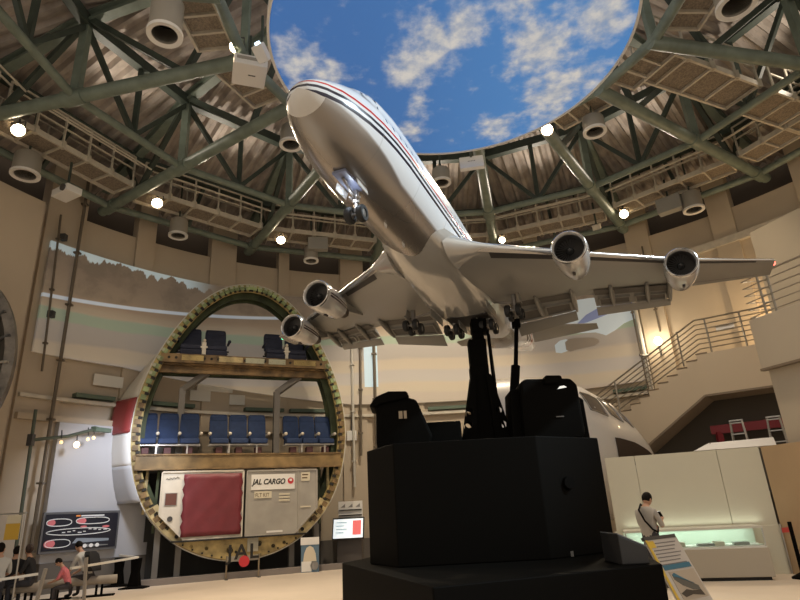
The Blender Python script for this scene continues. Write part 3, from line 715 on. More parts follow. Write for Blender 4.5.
        m = MB(); m.lathe([(1.20*S8, .30*S8), (1.19*S8, 1.15*S8), (.001, 1.15*S8)], 40, Mx); m.build('inlet_duct', mat('inlet_dark', (.045, .043, .042), .5), eng, True)
        m = MB()
        for k in range(26):
            t = 2*PI*k/26; d = V(math.cos(t), 0, math.sin(t)); tt = V(-math.sin(t), 0, math.cos(t))
            m.add([(d*.36+tt*.03)*S8+V(0, .95*S8, 0), (d*1.17+tt*.10)*S8+V(0, .85*S8, 0), (d*1.17-tt*.10)*S8+V(0, 1.06*S8, 0), (d*.36-tt*.05)*S8+V(0, 1.05*S8, 0)], [(0,1,2,3)])
        m.build('fan', mat('fan_blades', (.11, .105, .10), .4, .6), eng)
        m = MB(); m.lathe([(.001, .50*S8), (.12*S8, .56*S8), (.25*S8, .75*S8), (.36*S8, 1.05*S8)], 20, Mx); m.build('spinner', mat('spinner_dark', (.03, .03, .03), .25), eng, True)
        m = MB(); m.lathe([(r*S8, h*S8) for r, h in ((1.0, 3.6), (.86, 4.6), (.66, 5.6), (.60, 5.9), (.5, 5.9), (.3, 6.4), (.001, 6.9))], 24, Mx); m.build('exhaust_core', mat('exhaust_dark', (.055, .035, .025), .4, .6), eng, True)
        m = MB(); m.box(V(0, 2.2*S8, -1.55*S8), (.22*S8, .5*S8, .12*S8)); m.build('cowl_vent', M_jdark, eng)
# ------------------------------------------------ tail
for sg in (1, -1):
    m = MB(); rg = []
    for p, le, ch, z in ((.8, 57.2, 9.0, 8.2), (2.0, 58.2, 8.2, 8.3), (11.1, 65.0, 2.7, 9.6)):
        rg.append([J(sg*p, le+ch*x, z+ch*.09*y) for x, y in AF])
    m.loft(rg); m.build('tailplane', M_jflap, jet, True, angle=50)
m = MB(); rg = []
for u, le, ch in ((7.8, 53.5, 13.0), (9.2, 56.0, 11.6), (19.3, 65.2, 4.4)): rg.append([J(ch*.09*y, le+ch*x, u) for x, y in AF])
m.loft(rg); m.build('tail_fin', M_jwhite, jet, True, angle=50)
# ------------------------------------------------ landing gear
def wheel(m, p, a, u, r, w): 
    Mx = Matrix.Rotation(R(90), 3, 'Y'); q = MB(); q.lathe([(r*.55*S8, -w*.5*S8), (r*.9*S8, -w*.5*S8), (r*S8, -w*.28*S8), (r*S8, w*.28*S8), (r*.9*S8, w*.5*S8), (r*.55*S8, w*.5*S8)], 18, Mx, closed=True)
    c = J(p, a, u); m.add([v+c for v in q.v], q.f)
def hub(m, p, a, u, r, w):
    Mx = Matrix.Rotation(R(90), 3, 'Y'); q = MB(); q.lathe([(.001, -w*.4*S8), (r*.3*S8, -w*.42*S8), (r*.56*S8, -w*.3*S8), (r*.56*S8, w*.3*S8), (r*.3*S8, w*.42*S8), (.001, w*.4*S8)], 14, Mx)
    c = J(p, a, u); m.add([v+c for v in q.v], q.f)
def gear(p, a, wheels, top, side_brace=None, r=.62, dz=0.):
    m = MB(); m.tube([J(p, a, .75), J(p, a, 1.6)], .15*S8, 10); m.tube([J(p, a, 1.5), J(p*1.0, a-.1, top)], .24*S8, 10)
    g = m.build('landing_gear', M_strut, jet, True)
    axs = sorted({round(wa, 2) for _, wa in wheels})
    m = MB()
    for wa in axs:
        ps = [wp for wp, w_ in wheels if round(w_, 2) == wa]; m.tube([J(p+min(ps), a+wa, .62), J(p+max(ps), a+wa, .62)], .10*S8, 8)
    if len(axs) > 1: m.bar(J(p, a+axs[0], .68), J(p, a+axs[-1], .68), .26*S8, .24*S8)
    m.build('bogie', M_strut, g)
    if side_brace:
        m = MB(); m.tube([J(p, a, 1.7), J(*side_brace)], .11*S8, 8); m.build('brace', M_strut, g, True)
    for wp, wa in wheels:
        m = MB(); wheel(m, p+wp, a+wa, .62, r, .46); w_ = m.build('wheel', M_tyre, g, True)
    m = MB()
    for wp, wa in wheels: hub(m, p+wp, a+wa, .62, r, .46)
    m.build('wheel_hub', M_strut, g, True)
    if dz: g.location = V(0, 0, dz*S8)
    return g
four = [(-.55, -.75), (.55, -.75), (-.55, .75), (.55, .75)]
ng = gear(0, 7.9, [(-.46, 0), (.46, 0)], 2.6, (0, 5.9, 2.35), dz=-.32)
for sg in (1, -1):
    gear(sg*5.5, 32, four, 3.1, (sg*3.4, 32.3, 2.2)); gear(sg*1.95, 35.2, four, 1.9, (sg*1.95, 33.2, 1.75))
    # gear doors
    m = MB(); m.bar(J(sg*3.0, 30.6, 1.55), J(sg*3.0, 34.4, 1.55), .05*S8, .8*S8); m.build('gear_door', M_jgrey, jet)
    m = MB(); m.box(J(sg*.95, 35.2, 1.05), (.06*S8, 2.6*S8, .8*S8), Matrix.Rotation(R(8*sg), 3, 'Y')); m.build('gear_door', M_jgrey, jet)
    m = MB(); m.box(J(sg*.8, 7.2, 1.95), (.05*S8, 1.5*S8, .55*S8), Matrix.Rotation(R(-14*sg), 3, 'Y')); m.build('nose_gear_door', M_jwhite, jet)
    m = MB(); m.box(J(sg*6.1, 32, 2.4), (.06*S8, 1.0*S8, 1.5*S8), Matrix.Rotation(R(-10*sg), 3, 'Y')); m.build('strut_door', M_jgrey, jet)
m = MB(); m.box(J(0, 6.6, 2.2), (1.0*S8, 2.6*S8, .2*S8)); m.build('nose_gear_bay', mat('bay_painted_glow', (.17, .19, .27), .4), jet)  # the landing lamps' bluish light is put into the bay colour
m = MB(); m.box(J(0, 35.2, 1.63), (4.6*S8, 3.4*S8, .12*S8)); m.build('body_gear_bay', M_jdark, jet)
# landing lamps on the nose leg
m = MB()
for sg in (1, -1):
    q = MB(); q.lathe([(.001, 0), (.16*S8, 0)], 14, Matrix.Rotation(R(80), 3, 'X')); c = J(sg*.27, 7.62, 1.75); m.add([v+c for v in q.v], q.f)
m.build('landing_lamp', mat('landing_lamp_glow', (1,1,1), .3, emit=(.85, .92, 1.), estr=9.), ng)
m = MB()
for sg in (1, -1):
    q = MB(); q.lathe([(.04*S8, .25*S8), (.19*S8, .03*S8), (.19*S8, -.02*S8)], 14, Matrix.Rotation(R(80), 3, 'X')); c = J(sg*.27, 7.62, 1.75); m.add([v+c for v in q.v], q.f)
m.build('lamp_housing', M_strut, ng, True)
lp = bpy.data.lights.new('landing_lamp_beam', 'POINT'); lp.energy = 2.; lp.color = (.75, .85, 1.); lp.shadow_soft_size = .02
o = bpy.data.objects.new('landing_lamp_beam', lp); COL.objects.link(o); o.location = jet.matrix_basis @ J(0, 7.0, 1.6)
# antennas under the belly
for a in (12.5, 16):
    m = MB(); m.prism([(0, 0), (.5*S8, 0), (.42*S8, -.32*S8), (.22*S8, -.32*S8)], (.06*S8, 0, 0), axes=((0,1,0),(0,0,1)), o=J(-.03, a, 2.1)); m.build('antenna', M_jwhite, jet)
# ---------------------------------------------------------------- black pedestal and the jacks carrying the model
def prismz(m, poly, z0, z1):
    return m.prism(poly, (0, 0, z1-z0), axes=((1,0,0),(0,1,0)), o=(0, 0, z0))
ped = thing('display_pedestal', 'big black faceted pedestal with a stepped plinth carrying the model jet', 'pedestal', (1.0, 7.2, 0))
m = MB(); prismz(m, [(-.84, 7.4), (.12, 4.6), (1.55, 5.15), (2.05, 5.33), (2.5, 7.2), (2.5, 9.4), (0, 9.6)], 0, 1.0); m.build('plinth', M_blackp, ped, world=True, bevel=.012)
m = MB(); prismz(m, [(-.48, 6.95), (-.16, 6.3), (1.35, 6.3), (2.17, 6.85), (2.3, 8.2), (1.5, 8.9), (0, 8.9), (-.45, 8.3)], 1.0, 2.2); m.build('upper_box', M_blackp, ped, world=True, bevel=.012)
m = MB(); m.tube([(1.66, 6.53, 1.71), (1.68, 6.46, 1.715)], [.075, .06], 20); m.build('round_knob', M_black, ped, True, world=True)
m = MB(); m.box((1.60, 6.47, 1.0+.03), (.03, .03, .05)); m.build('small_latch', mat('grey_strip', (.12,.11,.1), .5), ped, world=True)
mast = thing('support_mast', 'black square jack column on two splayed plates holding up the model jet', 'support stand', (1.02, 7.5, 2.2))
m = MB(); m.box((.98, 7.5, 2.75), (.24, .2, 1.0)); m.box((.985, 7.5, 3.28), (.23, .19, .66)); m.build('column', M_black, mast, world=True, bevel=.01)
m = MB(); m.box((1.01, 7.5, 3.66), (.15, .14, .16)); m.box((1.03, 7.5, 3.80), (.20, .2, .18)); m.build('cradle_head', M_black, mast, world=True, bevel=.01)
def holed(poly, holes, y0, th, nm):
    """plate in the xz plane with round holes: triangulated fill"""
    bm = bmesh.new(); loops = [poly]+[[(cx+r*math.cos(2*PI*k/14), cz+r*math.sin(2*PI*k/14)) for k in range(14)] for cx, cz, r in holes]; es = []
    for lp_ in loops:
        vs = [bm.verts.new((a, y0, b)) for a, b in lp_]
        es += [bm.edges.new((vs[i], vs[(i+1) % len(vs)])) for i in range(len(vs))]
    g = bmesh.ops.triangle_fill(bm, use_beauty=True, edges=es); fs = [f for f in g['geom'] if isinstance(f, bmesh.types.BMFace)]
    ex = bmesh.ops.extrude_face_region(bm, geom=fs); bmesh.ops.translate(bm, verts=[v for v in ex['geom'] if isinstance(v, bmesh.types.BMVert)], vec=(0, th, 0))
    bm.verts.index_update(); mb = MB(); mb.add([v.co for v in bm.verts], [[v.index for v in f.verts] for f in bm.faces]); bm.free(); return mb
for y in (7.36, 7.60):
    mb = holed([(.86, 3.12), (.66, 2.2), (.86, 2.2), (.91, 3.12)], [(.80, 2.66, .04), (.775, 2.5, .045)], y, .03, 'p'); mb.build('splayed_plate', M_black, mast, world=True)
    mb = holed([(1.05, 3.12), (1.09, 2.2), (1.33, 2.2), (1.11, 3.12)], [(1.165, 2.66, .04), (1.20, 2.48, .045)], y, .03, 'p'); mb.build('splayed_plate', M_black, mast, world=True)
m = MB(); m.tube([(1.16, 7.5, 2.25), (1.15, 7.5, 3.75)], .018, 8); m.tube([(1.2, 7.55, 2.25), (1.17, 7.55, 3.7)], .014, 8); m.build('hose', M_black, mast, True, world=True)
ram = thing('support_ram', 'slim black hydraulic ram beside the jack column, reaching the right wing root', 'support stand', (1.27, 7.35, 2.2))
m = MB(); m.tube([(1.27, 7.35, 2.22), (1.45, 7.42, 3.22)], .058, 14); m.build('cylinder', M_black, ram, True, world=True)
m = MB(); m.tube([(1.45, 7.42, 3.2), (1.53, 7.45, 3.75)], .028, 12); m.build('piston_rod', M_black, ram, True, world=True)
m = MB(); m.box((1.53, 7.45, 3.80), (.10, .1, .12)); m.build('clevis', M_black, ram, world=True, bevel=.01)
m = MB(); m.box((1.27, 7.35, 2.24), (.18, .18, .08)); m.build('foot', M_black, ram, world=True, bevel=.01)
m = MB()
for k in range(7): m.box((1.235+k*.014, 7.33, 2.32+k*.085), (.03, .03, .045))
m.build('bolt_row', M_black, ram, world=True)
def hous(nm, label, cat, poly, y0, y1, bev, extra):
    c = (sum(p[0] for p in poly)/len(poly), (y0+y1)/2, 2.2); t = thing(nm, label, cat, c)
    m = MB(); m.prism(poly, (0, y1-y0, 0), o=(0, y0, 0)); m.build('casing', M_black, t, world=True, bevel=bev)
    return t
t = hous('control_housing', 'black hooded housing at the left end of the pedestal top, with two small lit switches', 'machine housing', [(-.36, 2.2), (.24, 2.2), (.30, 2.34), (.13, 2.78), (-.02, 2.83), (-.3, 2.8), (-.36, 2.72), (-.37, 2.3)], 7.0, 7.6, .03, None)
m = MB(); m.prism([(-.44, 2.72), (-.36, 2.83), (-.2, 2.89), (.02, 2.88), (.05, 2.80), (-.3, 2.74), (-.38, 2.70)], (0, .5, 0), o=(0, 6.95, 0)); m.build('hood', M_black, t, world=True, bevel=.02)
m = MB(); m.bb((-.09, 6.99, 2.56), (-.045, 7.0, 2.65)); m.bb((-.03, 6.99, 2.56), (.005, 7.0, 2.65)); m.build('switch', mat('dim_switch', (.35, .27, .18), .5), t, world=True)
t = hous('control_housing', 'black rounded cabinet at the right end of the pedestal top, with a white glint', 'machine housing', [(1.36, 2.24), (1.42, 2.2), (2.02, 2.2), (2.08, 2.27), (2.07, 2.85), (2.0, 2.93), (1.45, 2.95), (1.38, 2.9)], 6.95, 7.5, .045, None)
m = MB(); m.prism([(1.24, 2.2), (1.4, 2.2), (1.42, 2.86), (1.28, 2.85)], (0, .45, 0), o=(0, 7.08, 0)); m.build('side_box', M_black, t, world=True, bevel=.02)
m = MB(); m.prism([(1.66, 2.86), (1.9, 2.86), (1.88, 2.96), (1.69, 2.97)], (0, .3, 0), o=(0, 6.9, 0)); m.build('top_knob', M_black, t, world=True, bevel=.02)
m = MB(); m.prism([(1.82, 2.80), (1.93, 2.815), (1.90, 2.835), (1.85, 2.83)], (0, .02, 0), o=(0, 6.925, 0)); m.build('glint_plate', mat('painted_glint', (.85,.85,.82), .2, emit=(1,1,.95), estr=.5), t, world=True)  # highlight on the cabinet, built as a small glowing white piece
m = MB(); m.bb((1.76, 6.94, 2.47), (1.85, 6.95, 2.482)); m.build('name_strip', mat('grey_strip', (.12,.11,.1), .5), t, world=True)
t = hous('low_box', 'low black box on the pedestal between left housing and jack column', 'machine housing', [(.22, 2.2), (.66, 2.2), (.66, 2.53), (.24, 2.53)], 7.2, 7.6, .02, None)
t = hous('slim_cabinet', 'small black cabinet at the right edge of the pedestal behind the rounded one', 'machine housing', [(2.07, 2.2), (2.26, 2.2), (2.25, 2.74), (2.2, 2.78), (2.07, 2.78)], 7.4, 7.8, .02, None)
m = MB(); m.bb((2.13, 7.39, 2.34), (2.15, 7.4, 2.62)); m.build('handle', mat('grey_strip', (.12,.11,.1), .5), t, world=True)
# sloped reading console to the right of the pedestal
con = thing('reading_console', 'dark grey sloped console at the right foot of the black pedestal', 'console', (1.8, 5.6, 1.0))
m = MB(); m.prism([(1.74, 1.0), (1.97, 1.0), (1.97, 1.13), (1.74, 1.24)], (0, .5, 0), o=(0, 5.38, 0)); m.build('body', mat('console_grey', (.022, .021, .021), .5), con, world=True, bevel=.01)
m = MB(); m.prism([(1.74, 1.243), (1.97, 1.133), (1.97, 1.14), (1.74, 1.25)], (0, .48, 0), o=(0, 5.39, 0)); m.build('top_panel', mat('console_top', (.25,.25,.26), .3), con, world=True)
# ---------------------------------------------------------------- cut fuselage section on its platform
sec = thing('fuselage_section', 'tall cut ring of an airliner fuselage with yellow-green primer frame and two decks', 'aircraft section', (-5.16, 18.85, .10), R(24)); sec.scale = (.95, .95, .95)
M_prim = mat('yellow_primer', (.36, .27, .10), .6, var=.45, scale=2.2, bump=.3)
M_prim2 = mat('pale_yellow_primer', (.50, .40, .20), .6, var=.35, scale=3)
M_gprim = mat('green_primer', (.30, .38, .17), .55, var=.5, scale=2.5)
M_dgp = mat('dark_green_inside', (.055, .07, .03), .7, var=.5, scale=2)
M_brn = mat('brown_floor_beam', (.19, .12, .05), .65, var=.55, scale=3, bump=.3)
M_clip = mat('pale_clip', (.42, .42, .30), .5)
# outline half (right side), mirrored: (u, z)
OUT = [(-.17, .37), (.6, .42), (1.3, .62), (2.0, 1.0), (2.65, 1.62), (3.1, 2.35), (3.38, 3.2), (3.5, 4.1), (3.47, 4.9), (3.33, 5.7), (3.08, 6.5), (2.72, 7.3), (2.25, 8.1), (1.7, 8.8), (1.1, 9.3), (.55, 9.56), (0, 9.65)]
def spline(P, n):
    out = []
    for i in range(len(P)-1):
        p0, p1, p2, p3 = (Vector((*P[max(0, min(len(P)-1, j))], 0)) for j in (i-1, i, i+1, i+2))
        for k in range(n):
            t = k/n; q = .5*((2*p1)+(p2-p0)*t+(2*p0-5*p1+4*p2-p3)*t*t+(3*p1-p0-3*p2+p3)*t**3); out.append((q.x, q.y))
    return out+[P[-1]]
rh = spline([(0, .36)]+OUT[1:], 6); ring = rh+[(-a, b) for a, b in rh[-2:0:-1]]
def off(P, d):
    n = len(P); out = []
    for i in range(n):
        a, b = Vector(P[i-1]), Vector(P[(i+1) % n]); t = (b-a).normalized(); out.append((P[i][0]-t.y*d, P[i][1]+t.x*d))
    return out
inn = off(ring, .27); inn2 = off(ring, .40); skin = off(ring, -.03)
def ringmesh(A, B, y0, y1):
    m = MB(); n = len(A)
    m.loft([[V(a[0], y, a[1]) for a in (A if o else B)] for o, y in ((1, y0), (1, y1), (0, y1), (0, y0), (1, y0))], cap=False); return m
m = ringmesh(ring, inn2, .40, .48); m.build('rear_frame', M_dgp, sec)
m = ringmesh(ring, inn2, .84, .92); m.build('rear_frame', M_dgp, sec)
m = ringmesh(skin, ring, .0, .95); m.build('outer_skin', mat('skin_cream', (.58, .55, .48), .4), sec, True)
m = ringmesh(off(ring, .005), off(ring, .02), .1, .9); m.build('inner_lining', M_dgp, sec, True)
n = len(ring)
# stringer clips, slots and plates stand on the frame face: one surface pattern with the frame itself
fm = ringmesh(ring, inn, 0, .10)
for i in range(n):
    u, z = ring[i]; a, b = Vector(ring[i-1]), Vector(ring[(i+1) % n]); t = (b-a).normalized(); nn = Vector((-t.y, t.x)); Mr = Matrix(((t.x, 0, nn.x), (0, 1, 0), (t.y, 0, nn.y)))
    if z < 1.2: continue
    if i % 2 == 0:
        c = Vector((u, z))+nn*.13; fm.slot(1 if z > 5.2 else 2).box((c.x, -.03, c.y), (.16, .06, .17), Mr)
        if z > 6.2: c = Vector((u, z))+nn*.06; fm.slot(3).box((c.x, -.05, c.y), (.10, .06, .09), Mr)
    else: c = Vector((u, z))+nn*.2; fm.slot(4).box((c.x, -.025, c.y), (.08, .05, .13), Mr)
fm.build('front_frame', [M_prim, M_gprim, M_brn, M_clip, M_hole], sec)
# flared painted skin panel at lower left: cream, red and white, ragged edge
def skinpanel(z0, z1, mm, back=.8):
    m = MB(); rows = []
    L = [(a, b) for a, b in ring if a < 0 and z0-.15 <= b <= z1+.15]; L.sort(key=lambda q: q[1]); L = [(interp([(b, a) for a, b in L], z), z) for z in [z0+(z1-z0)*k/10 for k in range(11)]]
    for y in (-.02, .3, .7, back):
        rows.append([V(a-.05-.85*y*(.9 if b < 5.3 else max(.15, .9-(b-5.3)*.45)), y*1.0+(.06*math.sin(b*31) if y == back else 0), b) for a, b in L])
    m.loft(rows, cap=False, closed=False); o = m.build('painted_skin', mm, sec, True); md = o.modifiers.new('thick', 'SOLIDIFY'); md.thickness = .03; return o
skinpanel(3.3, 4.3, mat('skin_white', (.70, .70, .69), .4)); skinpanel(4.3, 5.4, mat('skin_red', (.27, .045, .045), .4)); skinpanel(5.4, 6.9, mat('skin_cream', (.58, .55, .48), .4), .8)
skinpanel(2.2, 3.3, mat('skin_pale_grey', (.46, .47, .50), .5), .9)
# main deck
def edge(z):                                             # half width inside the frame at height z
    return interp([(b, a) for a, b in rh], z)
m = MB(); w_ = edge(3.4)-.12; m.bb((-w_, -.08, 3.15), (w_, .1, 3.60)); fb = m.build('floor_beam', mat('ochre_floor_beam', (.23, .15, .06), .6, var=.5, scale=1.6, bump=.2), sec)
m = MB(); m.bb((-w_, -.12, 3.57), (w_, .1, 3.62)); m.bb((-w_, -.12, 3.13), (w_, .1, 3.17)); m.build('flange', M_brn, fb)
m = MB(); m.bb((-w_, .1, 3.55), (w_, .9, 3.62)); m.build('main_floor', M_brn, sec)
m = MB(); m.bb((-.1, .2, 3.13), (.1, .9, 3.55)); 
# keel: solid ochre web at the bottom
lowr = [(a, b) for a, b in ring if b < 1.52]; lowr.sort(); zt = 1.02
poly = [(-1.93, zt), ]+[(a*.985, b+.02) for a, b in lowr if b < zt]+[(1.93, zt)]
m = MB(); m.prism(poly, (0, .12, 0), o=(0, -.06, 0)); kw = m.build('keel_web', mat('ochre_keel', (.42, .31, .12), .55, var=.45, scale=2.5, bump=.2), sec)
m = MB()
for u, z, r in ((-.35, .68, .10), (-.16, .62, .04), (1.0, .72, .06), (.55, .82, .08), (-1.05, .78, .05), (1.35, .8, .05), (-1.5, .86, .05)):
    m.lathe([(.001, 0), (r, 0), (r, .02)], 14, Matrix.Translation(V(u, -.06, z)) @ Matrix.Rotation(R(90), 4, 'X'))
m.build('hole', M_hole, kw)
m = MB(); m.bb((.18, -.09, .6), (.52, -.06, 1.02)); m.build('splice_plate', mat('grey_primer', (.40, .37, .28), .5), kw)
m = MB()
for k in range(13):
    u = -1.75+k*.29; m.box((u, -.07, interp(sorted([(a, b) for a, b in ring if b < 1.4]), u)+.08), (.05, .03, .05))
m.build('rivet_row', M_hole, kw)
for sg in (-1, 1):                                       # sloped lower side frames with holes
    pts = [(a, b) for a, b in ring if a*sg > 0 and .85 < b < 2.0]; pts.sort(key=lambda q: q[1]); c = Vector((0, 4))
    P = [(a-sg*.01, b) for a, b in pts]; Q = [(a-sg*.34, b+.16) for a, b in pts][::-1]
    m = MB(); m.prism(P+Q, (0, .08, 0), o=(0, -.05, 0)); g = m.build('gusset', M_prim2, sec)
    m = MB()
    for k in range(2, len(pts)-2, 3):
        a, b = pts[k]; m.lathe([(.001, 0), (.06, 0), (.06, .02)], 12, Matrix.Translation(V(a-sg*.17, -.055, b+.08)) @ Matrix.Rotation(R(90), 4, 'X'))
    m.build('hole', M_hole, g)
    for x in (2.95, 2.62):
        m = MB(); m.bar(V(sg*x, .3, 1.85 if x > 2.8 else 1.3), V(sg*x*.99, .3, 3.15), .10, .08); m.build('stanchion', M_prim2 if x > 2.8 else M_dgp, sec)
# upper deck
w_ = edge(6.7)-.15
m = MB(); m.bb((-w_, -.06, 6.60), (w_, .10, 6.90)); ub = m.build('upper_floor_beam', M_brn, sec)
for k in range(24):
    m = MB(); u = -w_+.25+k*(2*w_-.5)/23; m.lathe([(.001, 0), (.045, 0), (.045, .02)], 10, Matrix.Translation(V(u, -.065, 6.76)) @ Matrix.Rotation(R(90), 4, 'X')); m.build('hole', M_hole, ub)
for x0, x1, mm in ((-1.0, -.2, M_prim2), (-.1, .55, M_clip), (.7, 1.3, M_clip), (-2.2, -1.5, M_prim), (1.6, 2.4, M_prim)):
    m = MB(); m.bb((x0, -.075, 6.68), (x1, -.055, 6.86)); m.build('web_plate', mm, ub)
m = MB(); m.bb((-w_, .1, 6.55), (w_, .9, 6.64)); m.build('upper_floor', M_brn, sec)
for y in (.3, .55, .8):
    m = MB(); m.bb((-w_-.1, y-.05, 6.32), (w_+.1, y+.05, 6.56)); m.build('joist', M_brn if y < .5 else M_dgp, sec)
M_brk = mat('grey_bracket', (.17, .155, .135), .5)
for u, sg in ((-2.05, 1), (1.2, 1)):                    # grey props under the upper deck
    m = MB(); m.bar(V(u, .88, 3.6), V(u, .88, 5.9), .26, .2); m.build('prop_post', M_brk, sec)
    m = MB(); m.bar(V(u, .88, 5.85), V(u+.75, .45, 6.40), .2, .2); m.build('prop_arm', M_brk, sec)
# platform
plat = thing('section_platform', 'low grey platform with dark recess under the fuselage section', 'platform', (-5.16, 18.85, 0), R(24))
m = MB(); m.bb((-2.9, -.50, 0), (3.3, -.25, .16)); m.build('step', mat('platform_grey', (.22, .19, .17), .6), plat)
m = MB(); m.bb((-2.9, -.25, 0), (2.75, .95, .10)); m.build('deck', M_dgrey, plat)
m = MB(); m.bb((-2.6, .88, .10), (2.7, .95, 1.2)); m.build('back_board', M_hole, plat)
for u in (-2.35, -1.75, 1.6, 2.4):
    m = MB(); m.bar(V(u, .35, .10), V(u, .35, 1.0 if abs(u) < 2 else 1.5), .16, .16); m.build('leg', M_brk, plat)
# the cradle posts hold the section: an upright sign with three letters before the keel
sg_ = thing('letter_sign', 'row of black cut-out letters on two thin posts before the keel', 'sign', (-5.16, 18.85, 0), R(24))
for u in (-.48, .43):
    m = MB(); m.tube([(u, -.62, 0), (u, -.62, .62)], .025, 8); m.build('post', mat('post_bronze', (.28, .22, .15), .4, .5), sg_, True)
    m = MB(); m.bb((u-.04, -.77, 0), (u+.04, -.52, .02)); m.build('foot', M_dgrey, sg_)
m = MB(); m.bb((-.5, -.635, .46), (.45, -.61, .60)); m.build('rail', mat('sign_rail', (.32, .29, .24), .5), sg_)
for ch, u in (('J', -.40), ('A', -.08), ('L', .28)):
    text(ch, .56, V(u, -.64, .52), UPRIGHT, M_hole, sg_, 'letter', 'CENTER', .02, bold=.009)
m = MB(); m.lathe([(.001, 0), (.15, 0), (.15, .02), (.001, .02)], 20, Matrix.Translation(V(.0, -.66, .45)) @ Matrix.Rotation(R(90), 4, 'X')); m.build('red_mark', mat('red_mark', (.55, .03, .04), .5), sg_)
# ---------------------------------------------------------------- seats
M_blue = mat('blue_seat_fabric', (.016, .036, .10), .8, var=.15, scale=6)
M_navy = mat('dark_navy_seat', (.016, .020, .042), .75, var=.2, scale=5)
M_arm = mat('cream_armrest', (.62, .57, .47), .5)
M_leg = mat('seat_leg_metal', (.50, .47, .42), .4, .5)
def W(u, y, z): return sec.matrix_basis @ V(u, y, z)
def seatrow(u0, y, z, n, pitch, mm, label, name, wide=.46, hb=.78, grp='airline seats', zs=.36, navy=False):
    t = thing(name, label, 'airline seat', W(u0, y, z), R(24), grp); t.scale = (.95,)*3; Wd = pitch*n
    for k in range(n):
        x = (k-(n-1)/2)*pitch
        m = MB(); A = []
        for h, w, d in ((0, .40, .10), (.05, wide, .13), (.45*hb, wide*1.02, .13), (.85*hb, wide, .12), (.97*hb, wide*.93, .10), (hb, wide*.78, .06)):
            yy = .30+h*.22; A.append([V(x+sx*w/2, yy+sy*d/2, zs+.10+h) for sx, sy in ((-1,-1),(-.7,-1.25),(.7,-1.25),(1,-1),(1,1),(-1,1))])
        m.loft(A); b = m.build('backrest', mm, t, True, angle=50)
        m = MB(); yy = .30+.86*hb*.22; m.box((x, yy-.085, zs+.10+.83*hb), (wide*.86, .05, .17)); m.build('headrest_pad', mm, b, bevel=.02)
        m = MB(); m.box((x, .02, zs+.02), (wide, .50, .17)); m.build('cushion', mm, t, bevel=.04)
        if navy: m = MB(); m.box((x, -.20, zs-.18), (wide, .12, .22), Matrix.Rotation(R(20), 3, 'X')); m.build('leg_rest', mm, t, bevel=.03)
    for k in range(n+1):
        if navy and k not in (0, n//2, n): continue
        x = (k-n/2)*pitch; m = MB(); m.box((x, .05, zs+.26), (.06, .46, .07)); m.ball((x, -.2, zs+.26), (.06, .07, .06), 10, 6); m.build('armrest', M_arm if not navy or k == n//2 else M_navy, t, True)
        if navy and k == n//2:
            m = MB(); m.box((x, -.16, zs-.02), (.14, .1, .44)); m.box((x, -.2, zs+.02), (.26, .06, .07)); m.build('console', M_arm, t, bevel=.01)
    m = MB(); m.bar(V(-Wd/2, -.1, zs-.09), V(Wd/2, -.1, zs-.09), .05, .05); m.bar(V(-Wd/2, .2, zs-.09), V(Wd/2, .2, zs-.09), .05, .05); m.build('spreader_frame', M_leg if not navy else M_hole, t)
    for x in ((-.17*Wd, .30*Wd) if not navy else (-.25*Wd, .25*Wd)):
        for y_ in (-.12, .25):
            m = MB(); m.bar(V(x, y_, 0), V(x, y_, zs-.07), .045, .045); m.build('leg', M_leg if not navy else M_hole, t)
    if not navy:
        for k in range(n):
            m = MB(); m.box(((k-(n-1)/2)*pitch, .05, .13), (.22, .3, .2)); m.build('life_vest_pouch', mat('maroon_pouch', (.09, .035, .035), .7), t, bevel=.02)
    return t
seatrow(-2.40, .30, 3.62, 3, .66, M_blue, 'blue triple airline seat at the left end of the main deck', 'triple_seat', .60, .92, zs=.40)
seatrow(-.16, .30, 3.62, 3, .645, M_blue, 'blue triple airline seat in the middle of the main deck', 'triple_seat', .585, .90, zs=.40)
seatrow(2.27, .30, 3.62, 3, .585, M_blue, 'blue triple airline seat at the right end of the main deck', 'triple_seat', .54, .88, zs=.40)
seatrow(-1.50, .25, 6.9, 2, .84, M_navy, 'dark navy double seat on the upper deck, left', 'double_seat', .70, .74, zs=.28, navy=True)
seatrow(1.36, .25, 6.9, 2, .78, M_navy, 'dark navy double seat on the upper deck, right, partly behind the engine', 'double_seat', .66, .74, zs=.28, navy=True)
# ---------------------------------------------------------------- cargo containers in the lower hold
M_cc = mat('container_cream', (.60, .55, .46), .5, var=.12, scale=2)
M_cg = mat('container_grey', (.36, .335, .29), .45, .1, var=.12, scale=1.6)
M_mar = mat('maroon_curtain', (.165, .022, .030), .55, var=.12, scale=3)
c1 = thing('cargo_container', 'cream cargo container with maroon curtain in the hold, left', 'cargo container', W(-1.25, .2, 1.06), R(24), 'cargo containers in the hold'); c1.scale = (.95,)*3
def cont(t, x0, x1, cut, side, zt, mm):
    P = [(x0, .75 if side < 0 else 0), (x0, zt), (x1, zt), (x1, .75 if side > 0 else 0)]
    P += [(x1-cut, 0)] if side > 0 else []
    P += [(x0+cut, 0)] if side < 0 else []
    m = MB(); m.prism(P, (0, .95, 0), o=(0, -.35, 0)); m.build('shell', mm, t, bevel=.015)
    m = MB(); q = P+[P[0]]
    for a, b in zip(q, q[1:]): m.bar(V(a[0], -.36, a[1]), V(b[0], -.36, b[1]), .05, .05)
    m.build('frame', M_cc if side < 0 else mat('container_rail', (.40, .37, .32), .4, .3), t)
cont(c1, -1.24, 1.22, .75, -1, 2.0, M_cc)
m = MB(); rows = []
